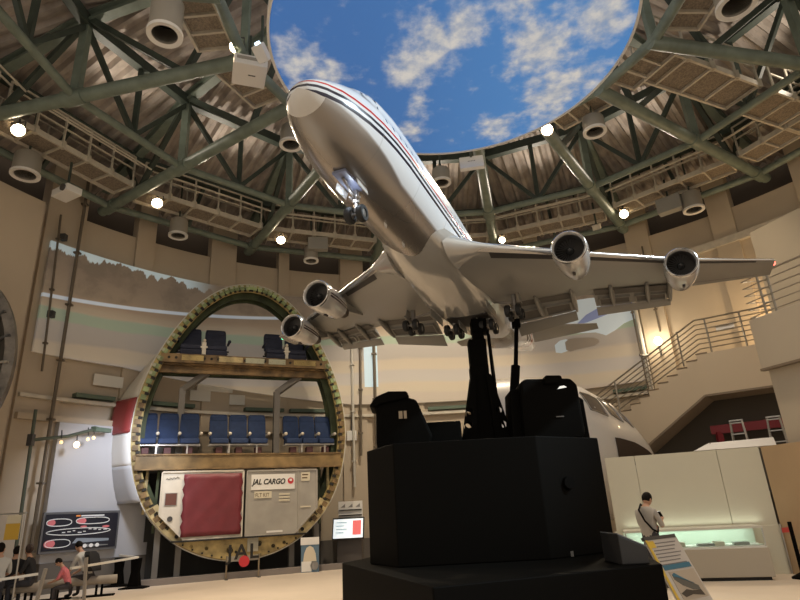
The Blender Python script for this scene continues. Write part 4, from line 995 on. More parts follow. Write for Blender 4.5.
for i in range(13):
    z = .08+i*(1.84/12); row = []
    for k in range(15):
        x = -.60+k*(1.78/14); e = min(k, 14-k); fold = .025*math.sin(k*1.7+i*.9)*(1.6 if e < 3 else .7)+.015*math.sin(i*2.1+k*.6)
        row.append(V(x+(.035*math.sin(i*2.6) if e == 0 else 0), -.40-abs(fold), z))
    rows.append(row)
m.loft(rows, cap=False, closed=False); cu_o = m.build('curtain', M_mar, c1, True); md = cu_o.modifiers.new('thick', 'SOLIDIFY'); md.thickness = .012
m = MB(); m.bb((-1.10, -.375, 1.02), (-.78, -.352, 1.36)); m.build('window_plate', mat('brown_plate', (.12, .045, .03), .5), c1)
m = MB(); m.bb((-1.12, -.368, 1.0), (-.76, -.352, 1.38)); m.build('plate_frame', M_steel, c1)
m = MB(); m.tube([V(-1.12+.03*k, -.365, 1.78+.03*math.sin(k*1.9)+.004*k) for k in range(14)], .008, 5); m.build('scrawl', M_dgrey, c1)
m = MB(); m.lathe([(.001, 0), (.08, 0), (.08, .015)], 14, Matrix.Translation(V(-.93, -.36, .62)) @ Matrix.Rotation(R(90), 4, 'X')); m.build('round_vent', M_dgrey, c1)
for k in range(5):
    m = MB(); m.box((1.185, -.40, .3+k*.36), (.05, .03, .06)); m.build('strap_buckle', M_steel, c1)
c2 = thing('cargo_container', 'grey cargo container with white freight lettering in the hold, right', 'cargo container', W(1.25, .2, 1.06), R(24), 'cargo containers in the hold'); c2.scale = (.95,)*3
cont(c2, -1.16, 1.16, .75, 1, 1.98, M_cg)
m = MB(); m.bar(V(.52, -.37, 0), V(.52, -.37, 1.98), .04, .03); m.build('seam', mat('container_rail', (.40, .37, .32), .4, .3), c2)
m = MB(); m.bb((-1.03, -.385, 1.38), (.40, -.372, 1.86)); sp = m.build('sign_panel', M_white, c2)
text('JAL CARGO', .235, V(-.99, -.392, 1.55), UPRIGHT, M_hole, sp, 'lettering', sx=.86, shear=.25, bold=.008)
m = MB(); m.lathe([(.001, 0), (.10, 0), (.10, .01)], 18, Matrix.Translation(V(.26, -.386, 1.64)) @ Matrix.Rotation(R(90), 4, 'X')); lg = m.build('red_roundel', mat('red_mark', (.55, .03, .04), .5), sp)
m = MB(); m.bb((.22, -.399, 1.63), (.30, -.396, 1.70)); m.build('crest', M_white, lg)
m = MB(); m.bb((-.92, -.382, 1.12), (-.36, -.372, 1.33)); fk = m.build('label_plate', mat('cream_label', (.62, .56, .42), .6), c2)
text('FLT KIT', .17, V(-.89, -.388, 1.16), UPRIGHT, mat('brown_ink', (.10, .06, .03), .7), fk, 'lettering', sx=.80)
for k in range(3):
    m = MB(); m.bb((-.12, -.378, 1.20-k*.095), (.24, -.370, 1.25-k*.095)); m.build('label_strip', mat('cream_label', (.62, .56, .42), .6), c2)
m = MB(); m.bb((-.50, -.378, .06), (.02, -.370, .12)); m.build('label_strip', M_white, c2)
m = MB(); m.bb((.62, -.378, 1.62), (.92, -.370, 1.90)); lb = m.build('label_plate', mat('cream_label', (.62, .56, .42), .6), c2)
for k in range(2):
    m = MB(); m.bb((.65, -.382, 1.80-k*.10), (.86-k*.03, -.378, 1.84-k*.10)); m.build('label_line', mat('brown_ink', (.10, .06, .03), .7), lb)
m = MB(); m.bb((.6, -.378, .78), (.95, -.370, .82)); m.build('label_strip', mat('cream_label', (.62, .56, .42), .6), c2)
# hold rail under the containers
m = MB(); m.bb((-2.1, -.2, 1.0), (2.1, .9, 1.05)); m.build('hold_floor', M_hole, sec)
m = MB(); m.bb((-w_, .9, 1.05), (w_, .93, 3.12)); m.build('hold_back', M_hole, sec)
# ---------------------------------------------------------------- things beside the section
ki = thing('touch_kiosk', 'information kiosk with a lit screen before a white brochure rack', 'kiosk', (-2.15, 21.0, 0), R(-5))
m = MB(); m.bb((-.42, .1, 0), (.42, .5, .78)); m.build('cabinet', mat('kiosk_brown', (.06, .05, .045), .5), ki, bevel=.01)
Mt = Matrix.Rotation(R(-18), 3, 'X')
m = MB(); m.box(V(0, -.02, 1.13), (1.08, .06, .70), Mt); sc_ = m.build('screen_case', M_hole, ki, bevel=.01)
m = MB(); m.box(V(0, -.055, 1.13), (1.0, .012, .62), Mt); m.build('screen', mat('kiosk_screen', (.75, .82, .85), .3, emit=(.8, .9, .95), estr=.55), sc_)
m = MB(); m.box(Mt @ V(.30, -.065, 0)+V(0, -.02, 1.13), (.28, .01, .46), Mt); m.build('screen_picture', mat('screen_red', (.62, .12, .12), .4, emit=(.8, .12, .12), estr=.4), sc_)
for k in range(4):
    m = MB(); m.box(Mt @ V(-.22-(.05 if k % 2 else 0), -.065, .18-k*.11)+V(0, -.02, 1.13), (.36-(.1 if k % 2 else 0), .008, .02), Mt); m.build('screen_text', mat('screen_ink', (.35, .5, .55), .5), sc_)
m = MB(); m.bb((-.42, .42, 1.3), (.42, .5, 2.0)); m.bb((-.40, .40, .78), (.40, .5, 1.3)); rk = m.build('rack', M_white, ki)
for k in range(3):
    m = MB(); m.bb((-.40, .36, 1.36+k*.17), (.40, .43, 1.39+k*.17)); m.build('rack_shelf', M_hole, rk)
for k in range(3):
    m = MB(); m.prism([(-.34+k*.26, 1.8), (-.18+k*.26, 1.8), (-.18+k*.26, 1.92)], (0, .01, 0), o=(0, .41, 0)); m.build('brochure_mark', mat('mid_grey', (.25, .24, .23), .6), rk)
st = thing('standee', 'small printed standee board with a pale rounded picture beside the section', 'standee', (-3.13, 19.1, 0), R(0))
m = MB(); m.bb((-.27, -.02, 0), (.27, .02, .94)); m.build('board', mat('standee_blue', (.10, .17, .24), .6), st)
m = MB(); m.bb((-.28, -.035, .76), (.28, -.02, .97)); m.build('white_band', M_white, st); m = MB(); m.bb((-.25, -.035, .02), (.05, -.02, .3)); m.build('white_field', M_white, st)
m = MB(); m.prism([(-.2, .3), (.2, .3), (.17, .52), (.1, .68), (0, .73), (-.1, .68), (-.17, .52)], (0, .015, 0), o=(0, -.035, 0)); m.build('pale_picture', mat('pale_cream', (.62, .55, .42), .6), st)
m = MB(); m.lathe([(.001, 0), (.12, 0), (.12, .01)], 16, Matrix.Translation(V(.14, -.035, .18)) @ Matrix.Rotation(R(90), 4, 'X')); m.build('grey_picture', mat('mid_grey', (.25, .24, .23), .6), st)
m = MB(); m.bar(V(0, .02, .7), V(0, .3, 0), .05); m.build('prop', M_dgrey, st)
# ---------------------------------------------------------------- staircase and upper landing at right
M_st = mat('stair_plaster', (.54, .45, .335), .85, var=.03, scale=.6)
M_rail = mat('stair_rail_steel', (.34, .31, .26), .35, .8)
sx_, sy_ = Vector((.819, -.574, 0)), Vector((.574, .819, 0)); SO = Vector((9.4, 17.2, 0))
def S_(u, y, z): return SO+sx_*u+sy_*y+V(0, 0, z)
stair = thing('staircase', 'beige plastered staircase rising to the right along the round wall', 'staircase', SO)
prof = [(-4.6, 3.1), (-4.6, 3.18)]; u, z = -4.6, 3.18
NS = 14; du = (4.37)/NS; dz = (5.60-3.18)/NS
for k in range(NS):
    z += dz; prof.append((u, z)); u += du; prof.append((u, z))
prof += [(1.9, 5.60), (1.9, 4.36), (-.55, 4.36), (-2.6, 3.1), (-2.75, 2.4), (-4.6, 2.4)]
# body as strips so that the concave outline stays clean
m = MB()
def strip(pts_top, bot):
    for (u0, z0), (u1, z1) in zip(pts_top, pts_top[1:]):
        if u1-u0 < 1e-6: continue
        b0, b1 = bot(u0), bot(u1)
        m.add([S_(u0, 0, b0), S_(u1, 0, b1), S_(u1, 0, z1), S_(u0, 0, z0), S_(u0, 1.5, b0), S_(u1, 1.5, b1), S_(u1, 1.5, z1), S_(u0, 1.5, z0)], [(0,1,2,3), (4,5,6,7), (0,1,5,4), (3,2,6,7), (0,3,7,4), (1,2,6,5)])
bot = lambda u: interp([(-4.6, 2.4), (-2.75, 2.4), (-2.74, 2.85), (-.55, 4.36), (3, 4.36)], u)
tops = []; u, z = -4.6, 3.18
for k in range(NS):
    tops.append([(u, z+dz), (u+du, z+dz)]); u += du; z += dz
for a_, b_ in tops: strip([a_, b_], bot)
strip([(-.23, 5.60), (1.9, 5.60)], bot)
m.build('flight', M_st, stair, world=True)
for k, (a_, b_) in enumerate(tops):
    m = MB(); m.bar(S_(a_[0]-.01, -.012, a_[1]+.01), S_(b_[0], -.012, b_[1]+.01), .03, .03); m.build('step_edge', mat('step_brown', (.20, .15, .10), .6), stair, world=True)
m = MB(); m.bar(S_(-2.7, -.01, 2.9), S_(-.55, -.01, 4.34), .03, .06); m.bar(S_(-.55, -.01, 4.34), S_(1.9, -.01, 4.34), .03, .06); m.build('soffit_trim', mat('step_brown', (.20, .15, .10), .6), stair, world=True)
rl = thing('stair_railing', 'steel railing of seven sloping bars along the staircase', 'railing', S_(-2.4, .05, 4.3))
def railrun(t, pts, n, h0, h1):
    for k in range(n):
        h = h0+(h1-h0)*k/(n-1); m = MB(); m.tube([p+V(0,0,h) for p in pts], .026 if k == n-1 else .018, 6); m.build('handrail' if k == n-1 else 'rail_bar', M_rail, t, True, world=True)
zst = lambda u: 3.18+dz+(u+4.6)/4.37*(5.60-3.18)
pts = [S_(-4.4, .06, zst(-4.4)), S_(-.4, .06, zst(-.4)-.05), S_(-.05, .06, 5.62), S_(1.75, .06, 5.62)]
railrun(rl, pts, 7, .14, 1.05)
for u in (-4.2, -3.1, -2.0, -.95, -.1, .85, 1.7):
    zb = zst(u) if u < -.2 else 5.6
    m = MB(); m.bar(S_(u, .06, zb-.05), S_(u, .06, zb+1.06), .05, .035); m.build('baluster', M_rail, rl, world=True)
m = MB(); m.bar(S_(.15, .12, 6.30), S_(.65, .12, 6.30), .02, .20); m.build('notice_plate', M_white, rl, world=True)
# wall behind the landing glows warmly: a real lamp stands there
# ---------------------------------------------------------------- balcony box, pillar and upper wall at the right edge
bx, by = Vector((.358, -.934, 0)), Vector((.934, .358, 0)); BO = Vector((7.5, 12.6, 0))
def B_(u, y, z): return BO+bx*u+by*y+V(0, 0, z)
def bbox(m, u0, u1, y0, y1, z0, z1):
    vs = [B_(u, y, z) for u in (u0, u1) for y in (y0, y1) for z in (z0, z1)]
    return m.add(vs, [(0,1,3,2),(4,6,7,5),(0,4,5,1),(2,3,7,6),(0,2,6,4),(1,5,7,3)])
M_bal = mat('balcony_plaster', (.47, .40, .30), .85, var=.03, scale=.6)
M_tan = mat('tan_panel', (.46, .32, .18), .7, var=.05, scale=.8)
m = MB(); bbox(m, .31, 4.5, 0, 4.2, 3.97, 5.08); struct(m.build('wall_balcony', M_bal, bevel=.01))
m = MB(); bbox(m, .29, 4.5, -.02, .1, 3.95, 4.0); struct(m.build('trim_60', mat('step_brown', (.20, .15, .10), .6)))
m = MB(); bbox(m, .34, 1.15, .15, .9, 0, 3.97); struct(m.build('wall_pillar', M_bal, bevel=.01))
m = MB(); bbox(m, 1.5, 4.5, .6, .8, 0, 3.97); struct(m.build('wall_under_balcony', mat('red_brown_wall', (.20, .10, .06), .8)))
m = MB(); bbox(m, 1.15, 4.5, .55, .7, 3.3, 3.45); struct(m.build('trim_61', M_cream))
m = MB(); bbox(m, -.14, 3.2, -.06, .0, 0, 2.43); struct(m.build('wall_tan_panel', M_tan))
m = MB(); bbox(m, -1.25, 6, 3.0, 3.4, 5.08, 8.35); struct(m.build('wall_upper_block', mat('upper_block_plaster', (.45, .385, .29), .85)))
br = thing('balcony_railing', 'steel railing on the balcony edge at the right border, with zigzag bars at its end', 'railing', B_(.8, .05, 5.08))
for k in range(6):
    z = 5.16+k*.168; m = MB(); m.tube([B_(.72, .06, z), B_(4.4, .06, z)], .022 if k == 5 else .014, 6); m.build('handrail' if k == 5 else 'rail_bar', M_rail, br, True, world=True)
for u in (.72, .95, 2.6, 4.2):
    m = MB(); m.bar(B_(u, .06, 5.08), B_(u, .06, 6.02), .035, .035); m.build('baluster', M_rail, br, world=True)
for k in range(6):
    z = 5.16+k*.168; m = MB(); m.tube([B_(.95, .06, z), B_(.30, .10, z-.01), B_(.72, .4, z-.075)], .014, 6); m.build('zigzag_bar', M_rail, br, True, world=True)
# ---------------------------------------------------------------- store under the stairs; its shade is painted on a dark back panel
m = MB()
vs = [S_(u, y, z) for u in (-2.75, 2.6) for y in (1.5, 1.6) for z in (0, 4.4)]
m.add(vs, [(0,1,3,2),(4,6,7,5),(0,4,5,1),(2,3,7,6),(0,2,6,4),(1,5,7,3)]); struct(m.build('wall_stair_shade', mat('alcove_shade_brown', (.115, .098, .078), .9)))
m = MB(); vs = [S_(u, y, z) for u in (-2.85, 2.6) for y in (-.6, 1.5) for z in (1.55, 1.65)]
m.add(vs, [(0,1,3,2),(4,6,7,5),(0,4,5,1),(2,3,7,6),(0,2,6,4),(1,5,7,3)]); struct(m.build('floor_storage', M_dgrey))
m = MB(); vs = [S_(u, y, z) for u in (-2.85, -2.74) for y in (-.02, 1.5) for z in (1.65, 2.9)]
m.add(vs, [(0,1,3,2),(4,6,7,5),(0,4,5,1),(2,3,7,6),(0,2,6,4),(1,5,7,3)]); struct(m.build('wall_store_jamb', M_st))
rk = thing('red_rack', 'red steel rack frame in the dark store under the stairs', 'rack', S_(.3, 1.0, 1.65))
M_red = mat('red_steel', (.19, .012, .02), .6)
m = MB(); m.bar(S_(-.75, 1.0, 3.42), S_(1.6, 1.0, 3.42), .08, .26); m.build('beam', M_red, rk, world=True)
for u in (-.55, 1.5):
    m = MB(); m.bar(S_(u, 1.0, 1.65), S_(u, 1.0, 3.35), .12, .18, up=(1,0,0)); m.build('upright', M_red, rk, world=True)
M_alu = mat('aluminium', (.42, .41, .38), .35, .7)
def ladder(u, y, label, h=1.9):
    t = thing('stepladder', label, 'ladder', S_(u, y, 1.65), R(-35), 'stepladders in the store')
    for sg in (-1, 1):
        m = MB(); m.bar(V(sg*.25, -.3, 0), V(sg*.15, 0, h), .05, .04); m.build('stile', M_alu, t); m = MB(); m.bar(V(sg*.25, .35, 0), V(sg*.15, .04, h), .04, .03); m.build('stile', M_alu, t)
    for k in range(6):
        f = (k+.8)/6; w = .25-.1*f; m = MB(); m.box((0, -.3+.3*f, h*f), (2*w, .09, .03)); m.build('tread', M_alu, t)
    m = MB(); m.box((0, .02, h+.01), (.36, .14, .04)); m.build('top_cap', M_alu, t)
ladder(.05, .35, 'left aluminium stepladder of two under the stairs'); ladder(.98, .5, 'right aluminium stepladder of two, half hidden by the pillar')
# ---------------------------------------------------------------- airliner nose mock-up behind the pedestal
M_nose = mat('nose_white', (.74, .71, .66), .35, coat=.2)
ns = thing('nose_section', 'white airliner nose section with slanted cockpit windows behind the black pedestal', 'aircraft section', (4.4, 17.2, 0))
def nring(x, zc_, r, n=32, rv=None): return [V(x, 17.2+r*math.sin(2*PI*k/n), zc_+(rv or r)*math.cos(2*PI*k/n)) for k in range(n)]
NP = [(2.2, 2.9, 2.15), (3.6, 2.9, 2.15), (4.4, 2.88, 2.10), (5.0, 2.82, 1.92), (5.5, 2.74, 1.68), (6.0, 2.64, 1.36), (6.4, 2.52, 1.02), (6.7, 2.42, .68), (6.88, 2.36, .36), (6.94, 2.33, .05)]
m = MB(); m.loft([nring(*q) for q in NP]); sh = m.build('nose_shell', M_nose, ns, True, world=True, angle=60)
def onn(x, th, d=.012):
    zc_ = interp([(a, b) for a, b, c in NP], x); r = interp([(a, c) for a, b, c in NP], x)+d
    return V(x, 17.2-r*math.sin(th), zc_+r*math.cos(th))
M_glass = mat('dark_glass', (.02, .025, .03), .1)
for x0, x1, t0, t1, sk in ((4.75, 5.22, .72, 1.05, .12), (5.30, 5.66, .62, .98, .16), (5.72, 6.0, .45, .86, .18)):
    m = MB(); P = []
    for f in [k/4 for k in range(5)]:
        x = x0+(x1-x0)*f; P.append([onn(x+sk*(t-t0)/(t1-t0), t) for t in (t0, (t0+t1)/2, t1)])
    m.loft(P, cap=False, closed=False); m.build('cockpit_window', mat('cockpit_glass', (.16, .14, .12), .12), ns, True, world=True)
    m = MB(); q = [p[0] for p in P]+[P[-1][1]]+[p[2] for p in P[::-1]]+[P[0][1]]; m.tube(q+[q[0]], .022, 5); m.build('window_frame', M_steel, ns, True, world=True)
m = MB(); vs = []
P = []
for f in [k/8 for k in range(9)]:
    x = 5.35+1.25*f; P.append([onn(x, t, .02) for t in (1.40-.10*f, 1.58-.08*f, 1.78)])
m.loft(P, cap=False, closed=False); m.build('lower_opening', mat('brown_opening', (.06, .04, .028), .7), ns, True, world=True)
m = MB(); m.bar(V(4.4, 17.2, 0), V(4.4, 17.2, 1.2), .8); m.build('cradle', M_dgrey, ns, world=True)
# ---------------------------------------------------------------- showcase, back board, belt post
ca = R(-17); C_ = Vector((4.42, 13.68, 0))
cx_, cy_ = Vector((math.cos(ca), math.sin(ca), 0)), Vector((-math.sin(ca), math.cos(ca), 0))
def C3(u, y, z): return C_+cx_*u+cy_*y+V(0, 0, z)
def cbox(m, u0, u1, y0, y1, z0, z1):
    vs = [C3(u, y, z) for u in (u0, u1) for y in (y0, y1) for z in (z0, z1)]
    return m.add(vs, [(0,1,3,2),(4,6,7,5),(0,4,5,1),(2,3,7,6),(0,2,6,4),(1,5,7,3)])
M_bb = mat('pale_back_board', (.60, .57, .45), .7, var=.03, scale=.7)
bb_ = thing('back_board', 'tall pale panelled back board behind the lit showcase', 'partition', C3(1.6, 0, 0))
for u0, u1 in ((0, .62), (.63, 2.28), (2.29, 3.10)):
    m = MB(); cbox(m, u0, u1, 0, .06, 0, 2.44); m.build('panel', M_bb, bb_, world=True)
m = MB(); cbox(m, -.05, 3.12, -.05, 0, .0, .9); m.build('lower_ledge', M_bb, bb_, world=True)
cv = thing('white_cover', 'white sloping cover sheet resting on top of the back board', 'cover', C3(2.4, .2, 2.45))
m = MB(); vs = [C3(1.85, .0, 2.45), C3(3.45, .0, 2.45), C3(3.45, .5, 2.45), C3(1.85, .5, 2.45), C3(2.2, .1, 2.60), C3(3.45, .1, 2.62), C3(3.45, .5, 2.62), C3(2.2, .5, 2.60)]
m.add(vs, [(0,1,2,3), (4,5,6,7), (0,1,5,4), (1,2,6,5), (2,3,7,6), (3,0,4,7)]); m.build('sheet', M_white, cv, world=True)
m = MB(); m.bar(C3(2.22, .09, 2.455), C3(2.22, .09, 2.60), .015); m.build('fold', M_can, cv, world=True)
sc2 = thing('showcase', 'long glass showcase lit from inside on a beige base', 'showcase', C3(1.7, -.7, 0))
m = MB(); cbox(m, .10, 2.62, -1.02, -.12, .06, .56); m.build('base', mat('showcase_beige', (.44, .39, .31), .6), sc2, world=True, bevel=.01)
m = MB(); cbox(m, .16, 2.56, -.97, -.18, 0, .06); m.build('plinth', M_hole, sc2, world=True)
m = MB(); cbox(m, .12, 2.60, -1.00, -.14, .56, .60); m.build('display_floor', mat('showcase_bed', (.80, .82, .76), .6), sc2, world=True)
glow = mat('showcase_tube', (1, 1, 1), .5, emit=(.88, 1., .90), estr=1.4)
m = MB(); cbox(m, .12, 2.60, -1.02, -.14, .90, .94); m.build('top_frame', mat('showcase_frame', (.62, .60, .52), .4), sc2, world=True)
m = MB(); cbox(m, .2, 2.5, -.28, -.22, .87, .895); m.build('light_tube', glow, sc2, world=True)
m = MB(); cbox(m, .12, 2.60, -.16, -.14, .60, .90); m.build('back_panel', mat('showcase_back', (.62, .72, .62), .6), sc2, world=True)
for u in (.13, 2.57):
    m = MB(); cbox(m, u, u+.02, -1.02, -1.0, .58, .9); m.build('corner_post', M_steel, sc2, world=True)
mg, nn_, bb2 = newmat('clear_glass'); bb2.inputs['Transmission Weight'].default_value = 1.; bb2.inputs['Roughness'].default_value = .02; bb2.inputs['IOR'].default_value = 1.05; bb2.inputs['Base Color'].default_value = (.95, 1, .96, 1)
m = MB(); cbox(m, .15, 2.57, -1.012, -1.006, .60, .90); m.build('front_glass', mg, sc2, world=True)
for k, (u, w, h) in enumerate(((.5, .3, .05), (1.0, .22, .08), (1.45, .3, .04), (1.75, .18, .07), (2.1, .26, .05))):
    t = thing('exhibit_card', 'small pale exhibit card in the showcase, %s from its left end' % ('first', 'second', 'third', 'fourth', 'fifth')[k], 'exhibit', C3(u, -.7, .6), group='cards in the showcase')
    m = MB(); cbox(m, u, u+w, -.8, -.5, .60, .60+h); m.build('card', mat('exhibit_pale', (.70, .66, .55), .6) if k % 2 else mat('exhibit_grey', (.35, .36, .34), .6), t, world=True)
l = bpy.data.lights.new('showcase_light', 'AREA'); l.shape = 'RECTANGLE'; l.size = 2.3; l.size_y = .1; l.energy = 2.6; l.color = (.90, 1., .90)
o = bpy.data.objects.new('showcase_light', l); COL.objects.link(o); o.location = C3(1.35, -.35, .88); o.rotation_euler = (0, 0, ca)
l = bpy.data.lights.new('board_light', 'AREA'); l.shape = 'RECTANGLE'; l.size = 2.6; l.size_y = .1; l.energy = 1.6; l.color = (.93, 1., .82)
o = bpy.data.objects.new('board_light', l); COL.objects.link(o); o.location = C3(1.5, -.10, .97); o.rotation_euler = (R(170), 0, ca)
bp = thing('belt_barrier', 'black belt post with a red belt stretched to the tan panel', 'barrier', B_(.45, -.55, 0))
m = MB(); m.tube([B_(.45, -.55, .03), B_(.45, -.55, .98)], .035, 12); m.build('post', M_black, bp, True, world=True)
m = MB(); m.lathe([(.001, 0), (.19, 0), (.19, .03), (.05, .10), (.001, .10)], 22, Matrix.Translation(B_(.45, -.55, 0))); m.build('foot', M_black, bp, True, world=True)
m = MB(); m.bar(B_(-.1, -.10, .80), B_(.43, -.55, .84), .006, .09); m.build('belt', mat('red_belt', (.75, .035, .03), .6), bp, world=True)
m = MB(); m.tube([B_(-.12, -.10, .02), B_(-.12, -.10, .92)], .02, 8); m.build('wall_bracket', M_steel, bp, True, world=True)
# ---------------------------------------------------------------- easel board in the foreground right
es = thing('easel_board', 'leaning easel information board with a yellow left edge and an aircraft picture', 'information board', (4.03, 9.42, 0), R(36))
Mt = Matrix.Rotation(R(-24), 3, 'X')
def epanel(nm, x0, x1, z0, z1, d, mm, par, th=.006, sl=.29):
    # the board is sheared a little: its foot stands further right than its head
    m = MB(); P = [(x0, z0), (x1, z0), (x1, z1), (x0, z1)]; m.prism([(x, z) for x, z in P], (0, th, 0), o=(0, d, 0))
    m.v = [Mt @ p for p in m.v]; return m.build(nm, mm, par)
Mlean = Matrix.Rotation(R(-14), 3, 'X')
bd = epanel('board', -.38, .46, .02, 1.02, 0, mat('board_pale', (.50, .47, .44), .5), es, .03)
epanel('yellow_edge', -.385, -.33, .02, 1.02, -.006, mat('board_yellow', (.62, .43, .06), .5), bd)
epanel('yellow_tab', -.33, -.20, .90, 1.0, -.006, mat('board_yellow', (.62, .43, .06), .5), bd)
epanel('blue_band', -.30, .41, .57, .64, -.006, mat('board_blue', (.05, .16, .24), .5), bd)
for k in range(7):
    epanel('text_line', -.18 if k < 2 else -.30, .36-.06*(k % 3), .955-k*.052, .968-k*.052, -.005, mat('board_ink', (.17, .16, .16), .6), bd)
epanel('picture', -.24, .42, .14, .54, -.006, mat('board_picture', (.42, .36, .29), .5), bd)
m = MB(); m.v = []; m.prism([(-.20, .50), (-.14, .52), (.02, .43), (.20, .34), (.30, .30), (.30, .24), (.12, .26), (-.08, .34), (-.2, .43)], (0, .004, 0), o=(0, -.010, 0)); m.v = [Mt @ p for p in m.v]; m.build('aircraft_picture', mat('board_plane', (.11, .11, .10), .5), bd)
m = MB(); m.prism([(-.20, .50), (-.14, .52), (.02, .43), (.22, .335), (.2, .35), (-.1, .45), (-.2, .475)], (0, .004, 0), o=(0, -.014, 0)); m.v = [Mt @ p for p in m.v]; m.build('aircraft_top_picture', mat('board_blue', (.05, .16, .24), .5), bd)
m = MB(); m.prism([(-.22, .24), (-.05, .28), (.08, .25), (.3, .24), (.33, .16), (.05, .20), (-.15, .18)], (0, .004, 0), o=(0, -.012, 0)); m.v = [Mt @ p for p in m.v]; m.build('shadow_picture', mat('board_shade', (.06, .05, .04), .6), bd)
epanel('caption', .02, .20, .03, .09, -.006, mat('board_shade', (.06, .05, .04), .6), bd)
epanel('top_rail', -.40, .44, 1.02, 1.07, -.01, M_dgrey, es, .05)
for sg in (0, 1):
    m = MB(); m.bar(V(sg*.3, .42, .9), V(sg*.34, .75, 0), .03); m.build('leg', M_dgrey, es)
# wall sconce
sq = thing('wall_sconce', 'small glowing wall lamp on the pier left of the stair landing', 'wall lamp', pol(34.9, 13.6, 6.75))
m = MB(); m.ball(pol(34.9, 13.5, 6.85), (.13, .13, .16), 14, 8); m.build('shade', mat('sconce_glow', (1, .9, .75), .5, emit=(1., .88, .68), estr=7.), sq, True, world=True)
m = MB(); m.bar(pol(34.9, 13.55, 6.3), pol(34.9, 13.55, 6.8), .05); m.bar(pol(34.9, 13.67, 6.5), pol(34.9, 13.5, 6.5), .04); m.build('bracket', M_dgrey, sq, world=True)
l = bpy.data.lights.new('sconce_light', 'POINT'); l.energy = 35; l.color = (1., .85, .62); l.shadow_soft_size = .15
o = bpy.data.objects.new('sconce_light', l); COL.objects.link(o); o.location = pol(34.9, 13.25, 6.85)
l = bpy.data.lights.new('landing_lamp', 'POINT'); l.energy = 160; l.color = (1., .70, .38); l.shadow_soft_size = .2
o = bpy.data.objects.new('landing_lamp', l); COL.objects.link(o); o.location = S_(2.2, 1.2, 6.4)
# ---------------------------------------------------------------- conduits on the wall
M_pipe = mat('conduit_brown', (.16, .13, .095), .5, .4); M_pipel = mat('conduit_pale', (.52, .49, .43), .5)
def pipe(az0, az1, r, z0, z1, rad, mm, label, boxes=()):
    t = thing('conduit_pipe', label, 'pipe', pol(az0, r, z0), group='vertical conduits on the wall')
    m = MB(); m.tube([pol(az0, r, z0), pol(az1, r, z1)], rad, 8); m.build('pipe', mm, t, True, world=True)
    n = max(2, int((z1-z0)/1.6))
    for k in range(n):
        f = (k+.5)/n; p = pol(az0, r, z0).lerp(pol(az1, r, z1), f); m = MB(); m.box(p, (rad*3.4, rad*3.4, .05)); m.build('clamp', mm, t, world=True)
    for z in boxes:
        m = MB(); m.box(pol(az0, r, z), (.16, .16, .2)); m.build('junction_box', M_dgrey, t, world=True)
pipe(-58.4, -58.2, 13.42, .2, 12.2, .05, M_pipe, 'long dark conduit down the left pier, from roof to info board')
pipe(-60.2, -61, 13.46, 5.8, 10.7, .032, M_pipe, 'shorter dark conduit left of the long one, with a cable knot at its top', (10.0, 7.5))
pipe(-13.9, -13.3, 13.4, 3.6, 10.2, .05, M_pipe, 'dark conduit right of the fuselage section, left of a pale one')
pipe(-11.4, -11.1, 13.4, 3.0, 10.2, .06, M_pipe, 'dark conduit on the bright pier right of the section')
pipe(-15.0, -15.0, 13.42, 2.5, 9.8, .05, M_pipel, 'pale conduit nearest the right side of the fuselage section')
pipe(32.7, 32.6, 13.46, 3.6, 9.2, .075, M_pipel, 'pale round post along the right edge of the projection screen')
pipe(32.2, 32.1, 13.44, 4.0, 8.9, .03, M_pipe, 'thin dark conduit beside the pale post at the screen edge')
pipe(35.4, 35.4, 13.6, 7.2, 10.6, .03, M_pipe, 'thin dark conduit above the glowing wall lamp')
# bright strip of pier beside them
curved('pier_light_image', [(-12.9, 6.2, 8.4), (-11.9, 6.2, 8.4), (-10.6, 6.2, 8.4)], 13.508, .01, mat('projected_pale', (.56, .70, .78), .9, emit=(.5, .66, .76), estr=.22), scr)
jb = thing('junction_box', 'beige junction box on the wall right of the section', 'box', pol(-15.2, 13.6, 4.35))
m = MB(); m.box(pol(-15.2, 13.55, 4.35), (.36, .2, .36)); m.build('case', M_white, jb, world=True, bevel=.01); m = MB(); m.bar(pol(-15.2, 13.55, 4.5), pol(-15.2, 13.55, 5.0), .04); m.build('cable', M_dgrey, jb, world=True)
# lamp arm on a pole at the left pier
la = thing('lamp_arm', 'dark pole with a long arm carrying small warm spotlights at the left wall', 'lamp', pol(-60.8, 13.1, 0))
m = MB(); m.tube([pol(-60.6, 13.1, 0), pol(-61, 13.1, 4.65)], .045, 10); m.build('pole', mat('arm_green', (.10, .12, .09), .5, .3), la, True, world=True)
m = MB(); m.tube([pol(-61, 13.1, 3.84), pol(-57, 13.0, 4.0), pol(-53.7, 13.0, 4.25)], .045, 8); m.build('arm', mat('arm_green', (.10, .12, .09), .5, .3), la, True, world=True)
m = MB(); m.bar(pol(-53.7, 13.0, 4.25), pol(-51.6, 13.1, 4.25), .12, .12); m.box(pol(-53.8, 13.0, 4.25), (.14, .14, .14)); m.build('head_box', M_trimg, la, world=True)
m = MB(); m.box(pol(-61, 13.1, 3.84), (.14, .14, .3)); m.build('joint', M_dgrey, la, world=True)
for az, z, e in ((-55.9, 3.78, 7.), (-57.8, 3.82, 1.2), (-54.6, 3.95, 1.5), (-53.9, 4.0, 1.5)):
    hd = MB(); p = pol(az, 12.95, z); hd.ball(p, (.075, .075, .09) if e > 5 else (.045, .045, .05), 12, 8); hd.build('spot_head', mat('arm_lamp_%d' % int(e*10), (1, .75, .4), .5, emit=(1., .66, .30), estr=e), la, True, world=True)
    m = MB(); m.tube([p+V(0,0,.1), pol(az, 13.0, z+.33)], .015, 6); m.build('drop_rod', M_dgrey, la, True, world=True)
